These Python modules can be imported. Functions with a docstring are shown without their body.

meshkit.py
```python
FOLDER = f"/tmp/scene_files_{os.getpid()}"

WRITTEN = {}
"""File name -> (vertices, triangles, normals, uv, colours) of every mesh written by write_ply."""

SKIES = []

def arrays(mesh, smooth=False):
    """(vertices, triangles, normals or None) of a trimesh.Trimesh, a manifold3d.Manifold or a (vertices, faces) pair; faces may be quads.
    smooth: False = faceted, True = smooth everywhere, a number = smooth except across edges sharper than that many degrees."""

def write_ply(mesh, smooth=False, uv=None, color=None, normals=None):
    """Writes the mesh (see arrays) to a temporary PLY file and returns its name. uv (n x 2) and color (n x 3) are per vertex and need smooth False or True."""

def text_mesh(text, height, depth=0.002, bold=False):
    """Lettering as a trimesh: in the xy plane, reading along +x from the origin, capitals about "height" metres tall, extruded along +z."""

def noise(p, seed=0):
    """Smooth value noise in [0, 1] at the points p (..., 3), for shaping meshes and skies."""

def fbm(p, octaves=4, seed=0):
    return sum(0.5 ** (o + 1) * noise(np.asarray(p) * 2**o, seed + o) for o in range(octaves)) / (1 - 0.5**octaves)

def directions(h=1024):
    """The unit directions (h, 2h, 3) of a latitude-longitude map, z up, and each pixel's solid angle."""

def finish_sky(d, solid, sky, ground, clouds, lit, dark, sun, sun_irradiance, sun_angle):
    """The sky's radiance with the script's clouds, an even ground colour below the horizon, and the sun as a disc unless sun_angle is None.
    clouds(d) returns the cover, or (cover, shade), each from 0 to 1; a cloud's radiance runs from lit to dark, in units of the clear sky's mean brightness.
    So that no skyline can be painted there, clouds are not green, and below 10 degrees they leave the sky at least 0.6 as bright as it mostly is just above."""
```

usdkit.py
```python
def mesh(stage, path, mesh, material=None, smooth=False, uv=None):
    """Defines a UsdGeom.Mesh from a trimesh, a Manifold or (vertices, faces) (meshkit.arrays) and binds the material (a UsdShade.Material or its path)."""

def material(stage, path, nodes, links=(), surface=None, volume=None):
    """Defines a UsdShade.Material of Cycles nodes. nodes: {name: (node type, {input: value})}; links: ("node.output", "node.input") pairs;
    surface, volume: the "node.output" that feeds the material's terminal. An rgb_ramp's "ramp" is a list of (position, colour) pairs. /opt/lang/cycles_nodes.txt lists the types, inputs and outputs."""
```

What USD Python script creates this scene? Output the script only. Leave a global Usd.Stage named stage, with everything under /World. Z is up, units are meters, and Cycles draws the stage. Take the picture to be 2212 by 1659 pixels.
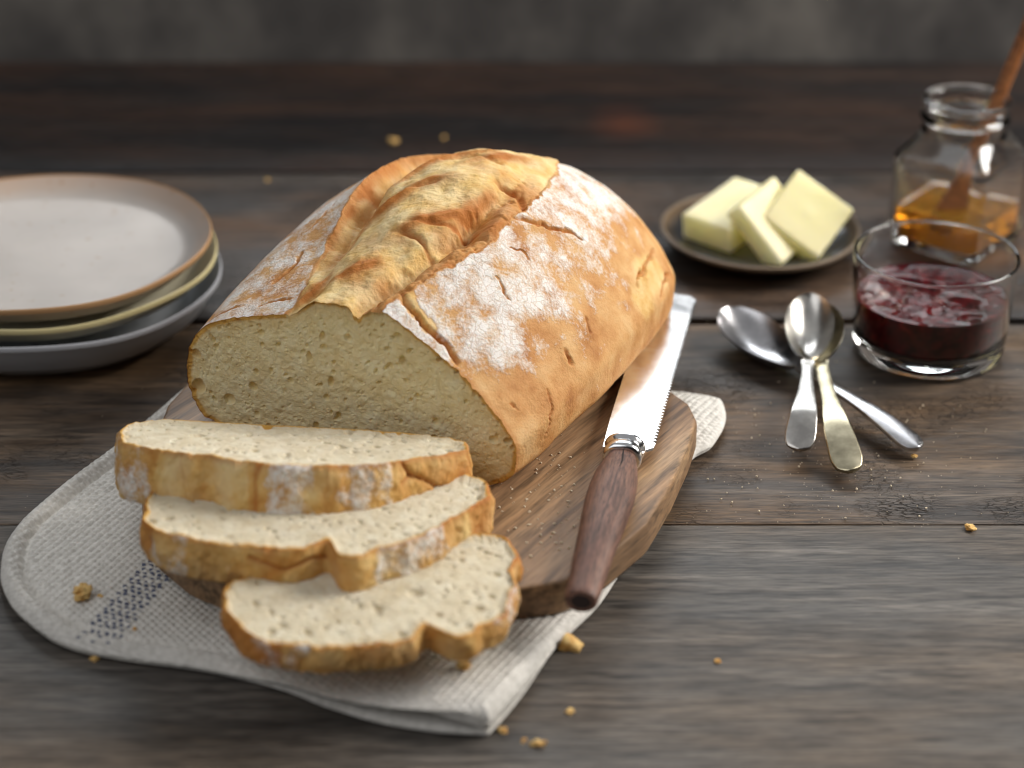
import math, random
import numpy as np, trimesh, usdkit, meshkit
from meshkit import noise, fbm
from pxr import Usd, UsdGeom, UsdLux, UsdShade, Gf, Sdf, Vt
from scipy.interpolate import PchipInterpolator
from scipy.ndimage import map_coordinates, gaussian_filter
from shapely.geometry import Polygon

random.seed(7)
RNG = np.random.default_rng(7)
stage = Usd.Stage.CreateInMemory()
UsdGeom.SetStageUpAxis(stage, UsdGeom.Tokens.z)
UsdGeom.SetStageMetersPerUnit(stage, 1.0)
UsdGeom.Xform.Define(stage, '/World')
UsdGeom.Scope.Define(stage, '/World/Looks')

# ------------------------------------------------------------------ camera
PITCH = math.radians(27.5)
cam = UsdGeom.Camera.Define(stage, '/World/camera')
cam.AddTranslateOp().Set(Gf.Vec3d(0, -math.cos(PITCH), math.sin(PITCH)))
cam.AddRotateXOp().Set(90 - 27.5)
cam.CreateHorizontalApertureAttr(36.0)
cam.CreateVerticalApertureAttr(27.0)
cam.CreateFocalLengthAttr(36.0 * 4764 / 2212)
cam.CreateClippingRangeAttr(Gf.Vec2f(0.05, 50))
cam.CreateFStopAttr(5.2)
cam.CreateFocusDistanceAttr(0.90)
cam.CreateExposureAttr(1.18)

# ------------------------------------------------------------------ lamps: a window on the right, a window behind, the room's bounce
def rect_lamp(name, pos, to, w, h, intensity, color):
    l = UsdLux.RectLight.Define(stage, '/World/' + name)
    l.CreateWidthAttr(w); l.CreateHeightAttr(h); l.CreateIntensityAttr(intensity); l.CreateColorAttr(Gf.Vec3f(*color))
    p, t = np.array(pos, float), np.array(to, float)
    z = (p - t) / np.linalg.norm(p - t); x = np.cross([0, 0, 1.], z); x /= np.linalg.norm(x); y = np.cross(z, x)
    m = Gf.Matrix4d(*x, 0, *y, 0, *z, 0, *p, 1)
    l.AddTransformOp().Set(m)
    return l
rect_lamp('window_lamp_right', (.98, .13, .70), (0, 0, .03), .56, .56, 9.6, (1, .965, .915))
rect_lamp('window_lamp_back', (.12, 1.9, 1.35), (0, 0, .03), 1.5, .7, 2.9, (.93, .97, 1))
rect_lamp('room_bounce_lamp', (-1.2, -1.3, 1.7), (0, 0, 0), 2.2, 2.2, .66, (.97, .98, 1))
rect_lamp('ceiling_bounce_lamp', (0, .2, 2.3), (0, .201, 0), 3.2, 3.2, .16, (.97, .98, 1))

# ------------------------------------------------------------------ helpers
used = {}
def numbered(path):
    k = used.get(path, 0); used[path] = k + 1
    return path if k == 0 else f'{path}_{k:03d}'
def tag(p, label=None, cat=None, group=None, kind=None):
    for k, v in (('label', label), ('category', cat), ('group', group), ('kind', kind)):
        if v: p.SetCustomDataByKey(k, v)
    return p
def thing(name, label=None, cat=None, loc=(0, 0, 0), group=None, kind=None):
    x = UsdGeom.Xform.Define(stage, numbered('/World/' + name))
    x.AddTranslateOp().Set(Gf.Vec3d(*map(float, loc)))
    p = tag(x.GetPrim(), label, cat, group, kind)
    LOC[str(p.GetPath())] = np.array(loc, float)
    return p
LOC = {}
def obj(name, mesh, mat, parent=None, smooth=40, mask=None, label=None, kind=None, cat=None, group=None):
    """One Mesh prim; world coordinates in, stored relative to its thing."""
    base = str(parent.GetPath()) if parent is not None else '/World'
    path = numbered(base + '/' + name)
    loc = LOC.get(base, np.zeros(3))
    if hasattr(mesh, 'vertices'): v, f = np.array(mesh.vertices), np.array(mesh.faces)
    elif hasattr(mesh, 'to_mesh'): m = mesh.to_mesh(); v, f = m.vert_properties[:, :3], m.tri_verts
    else: v, f = mesh
    m = usdkit.mesh(stage, path, (np.asarray(v, float) - loc, f), mat, smooth)
    if mask is not None:
        UsdGeom.PrimvarsAPI(m).CreatePrimvar('mask', Sdf.ValueTypeNames.Color3fArray, 'vertex').Set(Vt.Vec3fArray.FromNumpy(np.asarray(mask, np.float32)))
    LOC[path] = loc
    return tag(m.GetPrim(), label, cat, group, kind)
def material(name, nodes, links, surface='p.BSDF', volume=None):
    return usdkit.material(stage, '/World/Looks/' + name, nodes, links, surface=surface, volume=volume)
def grid_faces(n, m, closed=False, flip=False):
    i, j = np.meshgrid(np.arange(n - 1), np.arange(m if closed else m - 1), indexing='ij')
    k = (j + 1) % m
    q = np.stack([i * m + j, i * m + k, (i + 1) * m + k, (i + 1) * m + j], -1).reshape(-1, 4)
    f = np.vstack([q[:, [0, 1, 2]], q[:, [0, 2, 3]]])
    return f[:, ::-1] if flip else f
def fix(v, f):
    m = trimesh.Trimesh(v, f, process=False)
    if m.volume < 0: f = f[:, ::-1]
    return np.asarray(v), np.asarray(f)
def loft(rings, cap=True):
    """Closed rings (k, n, 3) joined into a solid."""
    r = np.asarray(rings, float); k, n, _ = r.shape
    v = r.reshape(-1, 3); f = grid_faces(k, n, closed=True)
    if cap:
        for row in (0, k - 1):
            c = len(v); v = np.vstack([v, r[row].mean(0)]); a = row * n + np.arange(n); b = row * n + (np.arange(n) + 1) % n
            t = np.stack([np.full(n, c), a, b], 1)
            f = np.vstack([f, t[:, ::-1] if row == 0 else t])
    return fix(v, f)
def lathe(prof, n=96, wob=None):
    """Profile (r, z) turned about z; a closed profile makes a solid."""
    p = np.asarray(prof, float); th = np.arange(n) * 2 * np.pi / n
    v = np.stack([p[:, None, 0] * np.cos(th), p[:, None, 0] * np.sin(th), np.repeat(p[:, 1:2], n, 1)], -1)
    if wob is not None: v = wob(v, th)
    return v
def closed_lathe(prof, n=96, wob=None):
    v = lathe(prof, n, wob); k = len(v); v = v.reshape(-1, 3)
    f = grid_faces(k, n, closed=True)
    a = (k - 1) * n + np.arange(n); b = (k - 1) * n + (np.arange(n) + 1) % n; c = np.arange(n); d = (np.arange(n) + 1) % n
    return fix(v, np.vstack([f, np.stack([a, b, d], 1), np.stack([a, d, c], 1)]))
def join(*ms):
    vs, fs, o = [], [], 0
    for v, f in ms: vs.append(v); fs.append(np.asarray(f) + o); o += len(v)
    return np.vstack(vs), np.vstack(fs)
def smoothstep(a, b, x):
    t = np.clip((x - a) / (b - a), 0, 1); return t * t * (3 - 2 * t)
def polyd(a, b, pts):
    """(distance, signed side, position 0..1) from the points (a, b) to a polyline."""
    best = np.full(np.shape(a), 1e9); side = np.zeros_like(best); par = np.zeros_like(best)
    pts = np.asarray(pts, float); n = len(pts) - 1
    for i in range(n):
        p, d = pts[i], pts[i + 1] - pts[i]; L2 = d @ d
        t = np.clip(((a - p[0]) * d[0] + (b - p[1]) * d[1]) / L2, 0, 1)
        dx, dy = a - p[0] - t * d[0], b - p[1] - t * d[1]
        q = np.hypot(dx, dy); m = q < best
        best = np.where(m, q, best); side = np.where(m, np.sign(d[0] * dy - d[1] * dx), side); par = np.where(m, (i + t) / n, par)
    return best, side, par
def block(sx, sy, sz, r=.002, seg=6):
    """A rounded box about the origin."""
    import manifold3d as m3
    s = m3.Manifold.sphere(r, 4 * seg)
    return m3.Manifold.batch_hull([s.translate((x, y, z)) for x in (-sx / 2 + r, sx / 2 - r) for y in (-sy / 2 + r, sy / 2 - r) for z in (-sz / 2 + r, sz / 2 - r)])

# ------------------------------------------------------------------ materials
def pos_nodes(scale, loc=(0, 0, 0), rot=(0, 0, 0)):
    return {'geo': ('geometry', {}), 'map': ('mapping', {'location': loc, 'rotation': rot, 'scale': scale})}, [('geo.position', 'map.vector')]
def wood(name, loc, dark, mid, light, rot=0., grain=1., rough=(.42, .62), bump=.5, spec=.4, patch=None, patchy=.5, stretch=12.0, scale=1.0, fine=1.0, craze=0., stain=None):
    n = {'geo': ('geometry', {}),
         'r': ('mapping', {'rotation': (0, 0, rot), 'location': loc}),
         'm1': ('mapping', {'scale': (1.0 * scale, stretch * scale, stretch * scale)}),
         'm2': ('mapping', {'scale': (4.0 * scale, 16 * scale, 16 * scale)}),
         'm3': ('mapping', {'scale': (26.0 * scale, 330 * scale, 330 * scale)}),
         'n1': ('noise_texture', {'scale': 5.0, 'detail': 8.0, 'roughness': .62, 'distortion': .6}),
         'n2': ('noise_texture', {'scale': 1.0, 'detail': 5.0, 'roughness': .6, 'distortion': .3}),
         'n3': ('noise_texture', {'scale': 1.0, 'detail': 4.0, 'roughness': .6}),
         'r1': ('rgb_ramp', {'ramp': [(.25, dark), (.5, mid), (.75, light)]}),
         'r3': ('rgb_ramp', {'ramp': [(.34, (.22, .22, .23)), (.47, (.85, .85, .85)), (.56, (1, 1, 1)), (.7, (1.45, 1.42, 1.38))]}),
         'mx': ('mix_color', {'blend_type': 'multiply', 'fac': .75 * grain, 'use_clamp': False}),
         'r2': ('rgb_ramp', {'ramp': [(.42, (0, 0, 0)), (.66, (1, 1, 1))]}),
         'pf': ('math', {'math_type': 'multiply', 'value2': patchy}),
         'px': ('mix_color', {'blend_type': 'mix', 'b': patch or mid}),
         'rr': ('map_range', {'from_min': .3, 'from_max': .7, 'to_min': rough[0], 'to_max': rough[1]}),
         'ad': ('math', {'math_type': 'multiply_add', 'value2': .6}),
         'b': ('bump', {'strength': bump, 'distance': .0012}),
         'p': ('principled_bsdf', {'specular_ior_level': spec})}
    l = [('geo.position', 'r.vector'), ('r.vector', 'm1.vector'), ('r.vector', 'm2.vector'), ('r.vector', 'm3.vector'),
         ('m1.vector', 'n1.vector'), ('m2.vector', 'n2.vector'), ('m3.vector', 'n3.vector'), ('n1.fac', 'r1.fac'), ('n3.fac', 'r3.fac'),
         ('n2.fac', 'r2.fac'), ('r2.color', 'pf.value1'), ('pf.value', 'px.fac'), ('r1.color', 'px.a'),
         ('px.result', 'mx.a'), ('r3.color', 'mx.b'), ('mx.result', 'p.base_color'), ('n2.fac', 'rr.value'), ('rr.result', 'p.roughness'),
         ('n3.fac', 'ad.value1'), ('n1.fac', 'ad.value3'), ('ad.value', 'b.height'), ('b.normal', 'p.normal')]
    n.update({'m4': ('mapping', {'scale': (75.0 * scale, 1050 * scale, 1050 * scale)}), 'n4': ('noise_texture', {'scale': 1.0, 'detail': 3.0, 'roughness': .6}),
              'r4': ('rgb_ramp', {'ramp': [(.36, (.30, .29, .29)), (.50, (.95, .95, .95)), (.68, (1.5, 1.48, 1.44))]}), 'x4': ('mix_color', {'blend_type': 'multiply', 'fac': .7 * fine, 'use_clamp': False})})
    l.remove(('mx.result', 'p.base_color'))
    l += [('r.vector', 'm4.vector'), ('m4.vector', 'n4.vector'), ('n4.fac', 'r4.fac'), ('mx.result', 'x4.a'), ('r4.color', 'x4.b')]
    out = 'x4.result'
    if craze:
        n.update({'m5': ('mapping', {'rotation': (0, 0, .12), 'scale': (190., 620., 620.)}), 'wv': ('mix_color', {'blend_type': 'add', 'fac': .9, 'use_clamp': False}), 'vo': ('voronoi_texture', {'feature': 'distance_to_edge', 'scale': 1.0}),
                  'vr': ('map_range', {'from_min': .0, 'from_max': .10, 'to_min': 0., 'to_max': 1., 'clamp': True}), 'nm': ('noise_texture', {'scale': 17., 'detail': 3.}),
                  'vm': ('map_range', {'from_min': .52, 'from_max': .62, 'to_min': 1., 'to_max': 0., 'clamp': True}), 'vx': ('math', {'math_type': 'maximum'}),
                  'vk': ('map_range', {'from_min': 0., 'from_max': 1., 'to_min': 1. - craze, 'to_max': 1.}), 'x5': ('mix_color', {'blend_type': 'multiply', 'fac': 1.0, 'use_clamp': False}), 'h5': ('math', {'math_type': 'multiply_add', 'value2': .9})})
        l += [('r.vector', 'm5.vector'), ('m5.vector', 'wv.a'), ('n4.color', 'wv.b'), ('wv.result', 'vo.vector'), ('vo.distance', 'vr.value'), ('geo.position', 'nm.vector'), ('nm.fac', 'vm.value'),
              ('vr.result', 'vx.value1'), ('vm.result', 'vx.value2'), ('vx.value', 'vk.value'), (out, 'x5.a'), ('vk.result', 'x5.b'), ('vx.value', 'h5.value1'), ('ad.value', 'h5.value3')]
        l.remove(('ad.value', 'b.height')); l.append(('h5.value', 'b.height')); out = 'x5.result'
    if stain:
        (sx, sy), (rx, ry), col = stain
        n.update({'ms': ('mapping', {'location': (-sx / rx, -sy / ry, 0), 'scale': (1 / rx, 1 / ry, 1.)}), 'gs': ('gradient_texture', {'gradient_type': 'spherical'}), 'gn': ('math', {'math_type': 'multiply_add', 'value2': 2.2, 'value3': -.55}),
                  'gm': ('math', {'math_type': 'multiply', 'use_clamp': True}), 'x6': ('mix_color', {'b': col})})
        l += [('geo.position', 'ms.vector'), ('ms.vector', 'gs.vector'), ('n2.fac', 'gn.value1'), ('gs.fac', 'gm.value1'), ('gn.value', 'gm.value2'), ('gm.value', 'x6.fac'), (out, 'x6.a')]; out = 'x6.result'
    return material(name, n, l + [(out, 'p.base_color')])
def plain(name, color, rough=.5, spec=.5, metallic=0., **kw):
    return material(name, {'p': ('principled_bsdf', {'base_color': color, 'roughness': rough, 'specular_ior_level': spec, 'metallic': metallic, **kw})}, [])

M = {}
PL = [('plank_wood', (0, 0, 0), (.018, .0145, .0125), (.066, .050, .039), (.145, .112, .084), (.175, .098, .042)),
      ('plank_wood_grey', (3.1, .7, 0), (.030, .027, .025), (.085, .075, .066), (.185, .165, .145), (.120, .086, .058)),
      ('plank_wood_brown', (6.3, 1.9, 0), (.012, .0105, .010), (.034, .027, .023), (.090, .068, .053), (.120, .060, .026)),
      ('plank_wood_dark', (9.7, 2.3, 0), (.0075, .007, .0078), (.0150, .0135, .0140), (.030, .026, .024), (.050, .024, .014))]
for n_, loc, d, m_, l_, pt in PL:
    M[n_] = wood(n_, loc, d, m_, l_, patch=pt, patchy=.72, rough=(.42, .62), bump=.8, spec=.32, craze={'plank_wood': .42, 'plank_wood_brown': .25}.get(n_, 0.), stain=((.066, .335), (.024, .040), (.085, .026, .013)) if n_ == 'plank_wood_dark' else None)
M['board'] = wood('board_wood', (1.2, 4.1, 0), (.11, .058, .029), (.31, .185, .095), (.50, .335, .19), rot=math.radians(-58), patch=(.15, .078, .038), patchy=.55, rough=(.42, .6), bump=.15, stretch=14, fine=.45)
M['handle'] = wood('handle_wood', (2.2, 1.1, .4), (.065, .029, .020), (.18, .093, .065), (.31, .18, .13), rot=math.radians(-80), rough=(.48, .62), bump=.3, scale=2.2, patch=(.085, .03, .02))
M['stick'] = wood('stick_wood', (.2, 1.4, .4), (.16, .055, .018), (.29, .11, .038), (.38, .16, .06), rot=math.radians(60), rough=(.35, .5), bump=.1, scale=2)
n, l = pos_nodes((9, 9, 7))
n.update({'n1': ('noise_texture', {'scale': 1.0, 'detail': 7.0, 'roughness': .6}), 'r1': ('rgb_ramp', {'ramp': [(.34, (.030, .027, .026)), (.48, (.068, .062, .058)), (.64, (.140, .128, .114))]}),
          'b': ('bump', {'strength': .4, 'distance': .003}), 'p': ('principled_bsdf', {'roughness': .7})})
M['backdrop'] = material('backdrop_paint', n, l + [('map.vector', 'n1.vector'), ('n1.fac', 'r1.fac'), ('r1.color', 'p.base_color'), ('n1.fac', 'b.height'), ('b.normal', 'p.normal')])

def crust_material(name, tan, fl=1.):
    n = {'geo': ('geometry', {}), 'at': ('attribute', {'attribute': 'mask'}), 'sp': ('separate_color', {'color_type': 'rgb'}),
         'nf': ('noise_texture', {'scale': 105., 'detail': 5., 'roughness': .52}),
         'nb': ('noise_texture', {'scale': 75., 'detail': 5., 'roughness': .55}),
         'nx': ('noise_texture', {'scale': 900., 'detail': 4., 'roughness': .6}),
         'vo': ('voronoi_texture', {'feature': 'distance_to_edge', 'scale': 340.}),
         'wp': ('mix_color', {'blend_type': 'add', 'fac': .012, 'use_clamp': False}),
         'rt': ('rgb_ramp', {'ramp': tan}),
         'rp': ('rgb_ramp', {'ramp': [(.28, (.56, .27, .06)), (.40, (.69, .45, .155)), (.60, (.78, .60, .31))]}),
         'mp': ('mix_color', {}), 'mt': ('mix_color', {'b': (.43, .155, .030)}), 'mf': ('mix_color', {'b': (.80, .77, .73)}),
         'fa': ('math', {'math_type': 'multiply_add', 'value2': 4.4, 'value3': .1}),
         'fs': ('math', {'math_type': 'multiply_add', 'value2': 2.4, 'value3': -3.5}), 'ft': ('math', {'math_type': 'add'}), 'ns': ('noise_texture', {'scale': 620., 'detail': 4., 'roughness': .65}),
         'fb': ('math', {'math_type': 'multiply_add', 'value2': 3.0}),
         'fc': ('math', {'math_type': 'multiply_add', 'value2': .85, 'value3': -.92, 'use_clamp': True}),
         'cr': ('map_range', {'from_min': .01, 'from_max': .10, 'to_min': .70, 'to_max': 1., 'clamp': True}),
         'fd': ('math', {'math_type': 'multiply', 'use_clamp': True}),
         'fm': ('math', {'math_type': 'multiply', 'value2': .93}),
         'h1': ('math', {'math_type': 'multiply_add', 'value2': .8}),
         'h2': ('math', {'math_type': 'multiply'}), 'h3': ('math', {'math_type': 'add'}),
         'b': ('bump', {'strength': .6, 'distance': .0010}),
         'p': ('principled_bsdf', {'roughness': .68, 'specular_ior_level': .3, 'subsurface_weight': .12, 'subsurface_scale': .002, 'subsurface_radius': (1, .5, .25)})}
    l = [('at.color', 'sp.color'), ('geo.position', 'nf.vector'), ('geo.position', 'nb.vector'), ('geo.position', 'nx.vector'),
         ('geo.position', 'wp.a'), ('nf.color', 'wp.b'), ('wp.result', 'vo.vector'),
         ('nb.fac', 'rt.fac'), ('nb.fac', 'rp.fac'), ('rt.color', 'mp.a'), ('rp.color', 'mp.b'), ('sp.g', 'mp.fac'),
         ('mp.result', 'mt.a'), ('sp.b', 'mt.fac'), ('mt.result', 'mf.a'),
         ('nf.fac', 'fa.value1'), ('sp.r', 'fb.value1'), ('geo.position', 'ns.vector'), ('ns.fac', 'fs.value1'), ('fs.value', 'ft.value1'), ('fa.value', 'ft.value2'), ('ft.value', 'fb.value3'), ('fb.value', 'fc.value1'),
         ('vo.distance', 'cr.value'), ('cr.result', 'fd.value1'), ('fc.value', 'fd.value2'), ('fd.value', 'fm.value1'), ('fm.value', 'mf.fac'),
         ('mf.result', 'p.base_color'),
         ('cr.result', 'h2.value1'), ('fc.value', 'h2.value2'), ('nx.fac', 'h1.value1'), ('h2.value', 'h1.value3'), ('h1.value', 'b.height'), ('b.normal', 'p.normal')]
    del n['h3']
    return material(name, n, l)
M['crust'] = crust_material('bread_crust', [(.26, (.36, .140, .036)), (.42, (.50, .24, .078)), (.55, (.58, .315, .118)), (.74, (.65, .41, .19))])
M['slice_crust'] = crust_material('slice_crust', [(.30, (.42, .160, .024)), (.46, (.60, .30, .060)), (.60, (.68, .40, .105)), (.74, (.74, .52, .20))])
def crumb_material(name, ramp):
    n = {'geo': ('geometry', {}), 'at': ('attribute', {'attribute': 'mask'}), 'sp': ('separate_color', {'color_type': 'rgb'}),
         'n1': ('noise_texture', {'scale': 160., 'detail': 5., 'roughness': .6}), 'n2': ('noise_texture', {'scale': 1500., 'detail': 3., 'roughness': .6}),
         'r1': ('rgb_ramp', {'ramp': ramp}),
         'mx': ('mix_color', {'b': (.60, .33, .075)}), 'b': ('bump', {'strength': .5, 'distance': .0008}),
         'p': ('principled_bsdf', {'roughness': .8, 'specular_ior_level': .25, 'subsurface_weight': .18, 'subsurface_scale': .002, 'subsurface_radius': (1, .7, .4)})}
    return material(name, n, [('at.color', 'sp.color'), ('geo.position', 'n1.vector'), ('geo.position', 'n2.vector'), ('n1.fac', 'r1.fac'), ('r1.color', 'mx.a'), ('sp.r', 'mx.fac'),
         ('mx.result', 'p.base_color'), ('n2.fac', 'b.height'), ('b.normal', 'p.normal')])
M['crumb'] = crumb_material('bread_crumb', [(.3, (.71, .565, .29)), (.5, (.77, .645, .365)), (.7, (.81, .72, .46))])
M['slice_crumb'] = crumb_material('slice_crumb', [(.3, (.56, .465, .31)), (.5, (.635, .55, .395)), (.7, (.70, .63, .485))])
n = {'geo': ('geometry', {}), 'n1': ('noise_texture', {'scale': 400., 'detail': 3.}), 'r1': ('rgb_ramp', {'ramp': [(.3, (.53, .505, .46)), (.7, (.71, .68, .63))]}),
     'n2': ('noise_texture', {'scale': 3500., 'detail': 2.}), 'b': ('bump', {'strength': .4, 'distance': .0005}),
     'p': ('principled_bsdf', {'roughness': .9, 'specular_ior_level': .15, 'sheen_weight': .15})}
M['cloth'] = material('towel_cotton', n, [('geo.position', 'n1.vector'), ('geo.position', 'n2.vector'), ('n1.fac', 'r1.fac'), ('r1.color', 'p.base_color'), ('n2.fac', 'b.height'), ('b.normal', 'p.normal')])
M['stripe'] = plain('towel_blue_yarn', (.11, .125, .185), .9, .2)
def metal(name, c1, c2, rough, scale=60):
    return material(name, {'geo': ('geometry', {}), 'n': ('noise_texture', {'scale': scale, 'detail': 5.}), 'r': ('rgb_ramp', {'ramp': [(.35, c1), (.65, c2)]}),
        'rr': ('map_range', {'from_min': .3, 'from_max': .7, 'to_min': rough * .8, 'to_max': rough * 1.25}),
        'p': ('principled_bsdf', {'metallic': 1.0})}, [('geo.position', 'n.vector'), ('n.fac', 'r.fac'), ('r.color', 'p.base_color'), ('n.fac', 'rr.value'), ('rr.result', 'p.roughness')])
M['blade'] = metal('blade_steel', (.70, .69, .69), (.84, .83, .82), .20)
M['ferrule'] = metal('ferrule_metal', (.45, .45, .46), (.75, .75, .76), .18)
M['silver'] = metal('spoon_silver', (.42, .40, .375), (.62, .60, .56), .29)
M['steel'] = metal('spoon_dark_steel', (.36, .355, .36), (.50, .49, .50), .25)
M['brass'] = metal('spoon_worn_plate', (.42, .37, .25), (.62, .56, .40), .29, 90)
M['glass'] = material('clear_glass', {'p': ('principled_bsdf', {'base_color': (.985, .995, .99), 'roughness': .0, 'ior': 1.47, 'transmission_weight': 1.0})}, [])
M['honey'] = material('honey_amber', {'p': ('principled_bsdf', {'base_color': (.97, .54, .055), 'roughness': .0, 'ior': 1.48, 'transmission_weight': .84}),
    'v': ('absorption_volume', {'color': (.98, .58, .03), 'density': 17.})}, [], volume='v.volume')
n = {'geo': ('geometry', {}), 'n1': ('noise_texture', {'scale': 230., 'detail': 4.}), 'r1': ('rgb_ramp', {'ramp': [(.35, (.026, .001, .0022)), (.62, (.075, .002, .0035)), (.8, (.17, .006, .007))]}),
     'p': ('principled_bsdf', {'roughness': .15, 'specular_ior_level': .13})}
M['jam'] = material('jam_dark_red', n, [('geo.position', 'n1.vector'), ('n1.fac', 'r1.fac'), ('r1.color', 'p.base_color')])
n = {'geo': ('geometry', {}), 'n1': ('noise_texture', {'scale': 28., 'detail': 4.}), 'r1': ('rgb_ramp', {'ramp': [(.3, (.97, .79, .34)), (.7, (.98, .84, .44))]}),
     'n2': ('noise_texture', {'scale': 120., 'detail': 4.}), 'b': ('bump', {'strength': .15, 'distance': .001}),
     'p': ('principled_bsdf', {'roughness': .42, 'specular_ior_level': .4, 'subsurface_weight': .5, 'subsurface_scale': .006, 'subsurface_radius': (1, .8, .35)})}
M['butter'] = material('butter_yellow', n, [('geo.position', 'n1.vector'), ('n1.fac', 'r1.fac'), ('r1.color', 'p.base_color'), ('geo.position', 'n2.vector'), ('n2.fac', 'b.height'), ('b.normal', 'p.normal')])
def glaze(name, c, spot, spots=.5, rim=(.40, .20, .08), rough=.36):
    return material(name, {'geo': ('geometry', {}), 'at': ('attribute', {'attribute': 'mask'}), 'sp': ('separate_color', {'color_type': 'rgb'}),
        'n': ('noise_texture', {'scale': 30., 'detail': 4.}), 'n2': ('noise_texture', {'scale': 210., 'detail': 2.}), 'r': ('rgb_ramp', {'ramp': [(.3, tuple(.86 * x for x in c)), (.7, c)]}),
        'r2': ('rgb_ramp', {'ramp': [(.66, (0, 0, 0)), (.74, (spots,) * 3)]}), 'm': ('mix_color', {'b': spot}),
        'rf': ('math', {'math_type': 'multiply', 'use_clamp': True}), 'ra': ('math', {'math_type': 'multiply_add', 'value2': 1.6, 'value3': .1}), 'm2': ('mix_color', {'b': rim}),
        'p': ('principled_bsdf', {'roughness': rough, 'specular_ior_level': .5})},
        [('geo.position', 'n.vector'), ('geo.position', 'n2.vector'), ('n.fac', 'r.fac'), ('n2.fac', 'r2.fac'), ('r2.color', 'm.fac'), ('r.color', 'm.a'), ('at.color', 'sp.color'),
         ('n.fac', 'ra.value1'), ('sp.r', 'rf.value1'), ('ra.value', 'rf.value2'), ('rf.value', 'm2.fac'), ('m.result', 'm2.a'), ('m2.result', 'p.base_color')])
M['glaze_speckled'] = glaze('glaze_speckled', (.475, .435, .40), (.33, .22, .13), .7)
M['glaze_cream'] = glaze('glaze_cream', (.60, .56, .42), (.5, .42, .25), .3, rim=(.62, .52, .26))
M['glaze_grey'] = glaze('glaze_grey', (.40, .42, .45), (.3, .3, .32), .3, rim=(.45, .46, .48))
M['glaze_dark'] = glaze('glaze_dark', (.060, .060, .064), (.12, .12, .13), .6, rim=(.20, .125, .06), rough=.16)
M['brown_rim'] = plain('glaze_brown_rim', (.45, .26, .125), .35)
M['cream_rim'] = plain('glaze_cream_rim', (.66, .57, .30), .3)
M['grey_rim'] = plain('glaze_grey_rim', (.46, .47, .50), .3)
M['dish_rim'] = plain('glaze_dish_rim', (.17, .125, .085), .35)
M['crumbs'] = material('crumb_bits', {'geo': ('geometry', {}), 'n': ('noise_texture', {'scale': 260., 'detail': 3.}), 'r': ('rgb_ramp', {'ramp': [(.35, (.52, .26, .06)), (.6, (.70, .48, .18))]}),
    'p': ('principled_bsdf', {'roughness': .8})}, [('geo.position', 'n.vector'), ('n.fac', 'r.fac'), ('r.color', 'p.base_color')])
M['dust'] = plain('flour_specks', (.62, .52, .38), .9)
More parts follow.
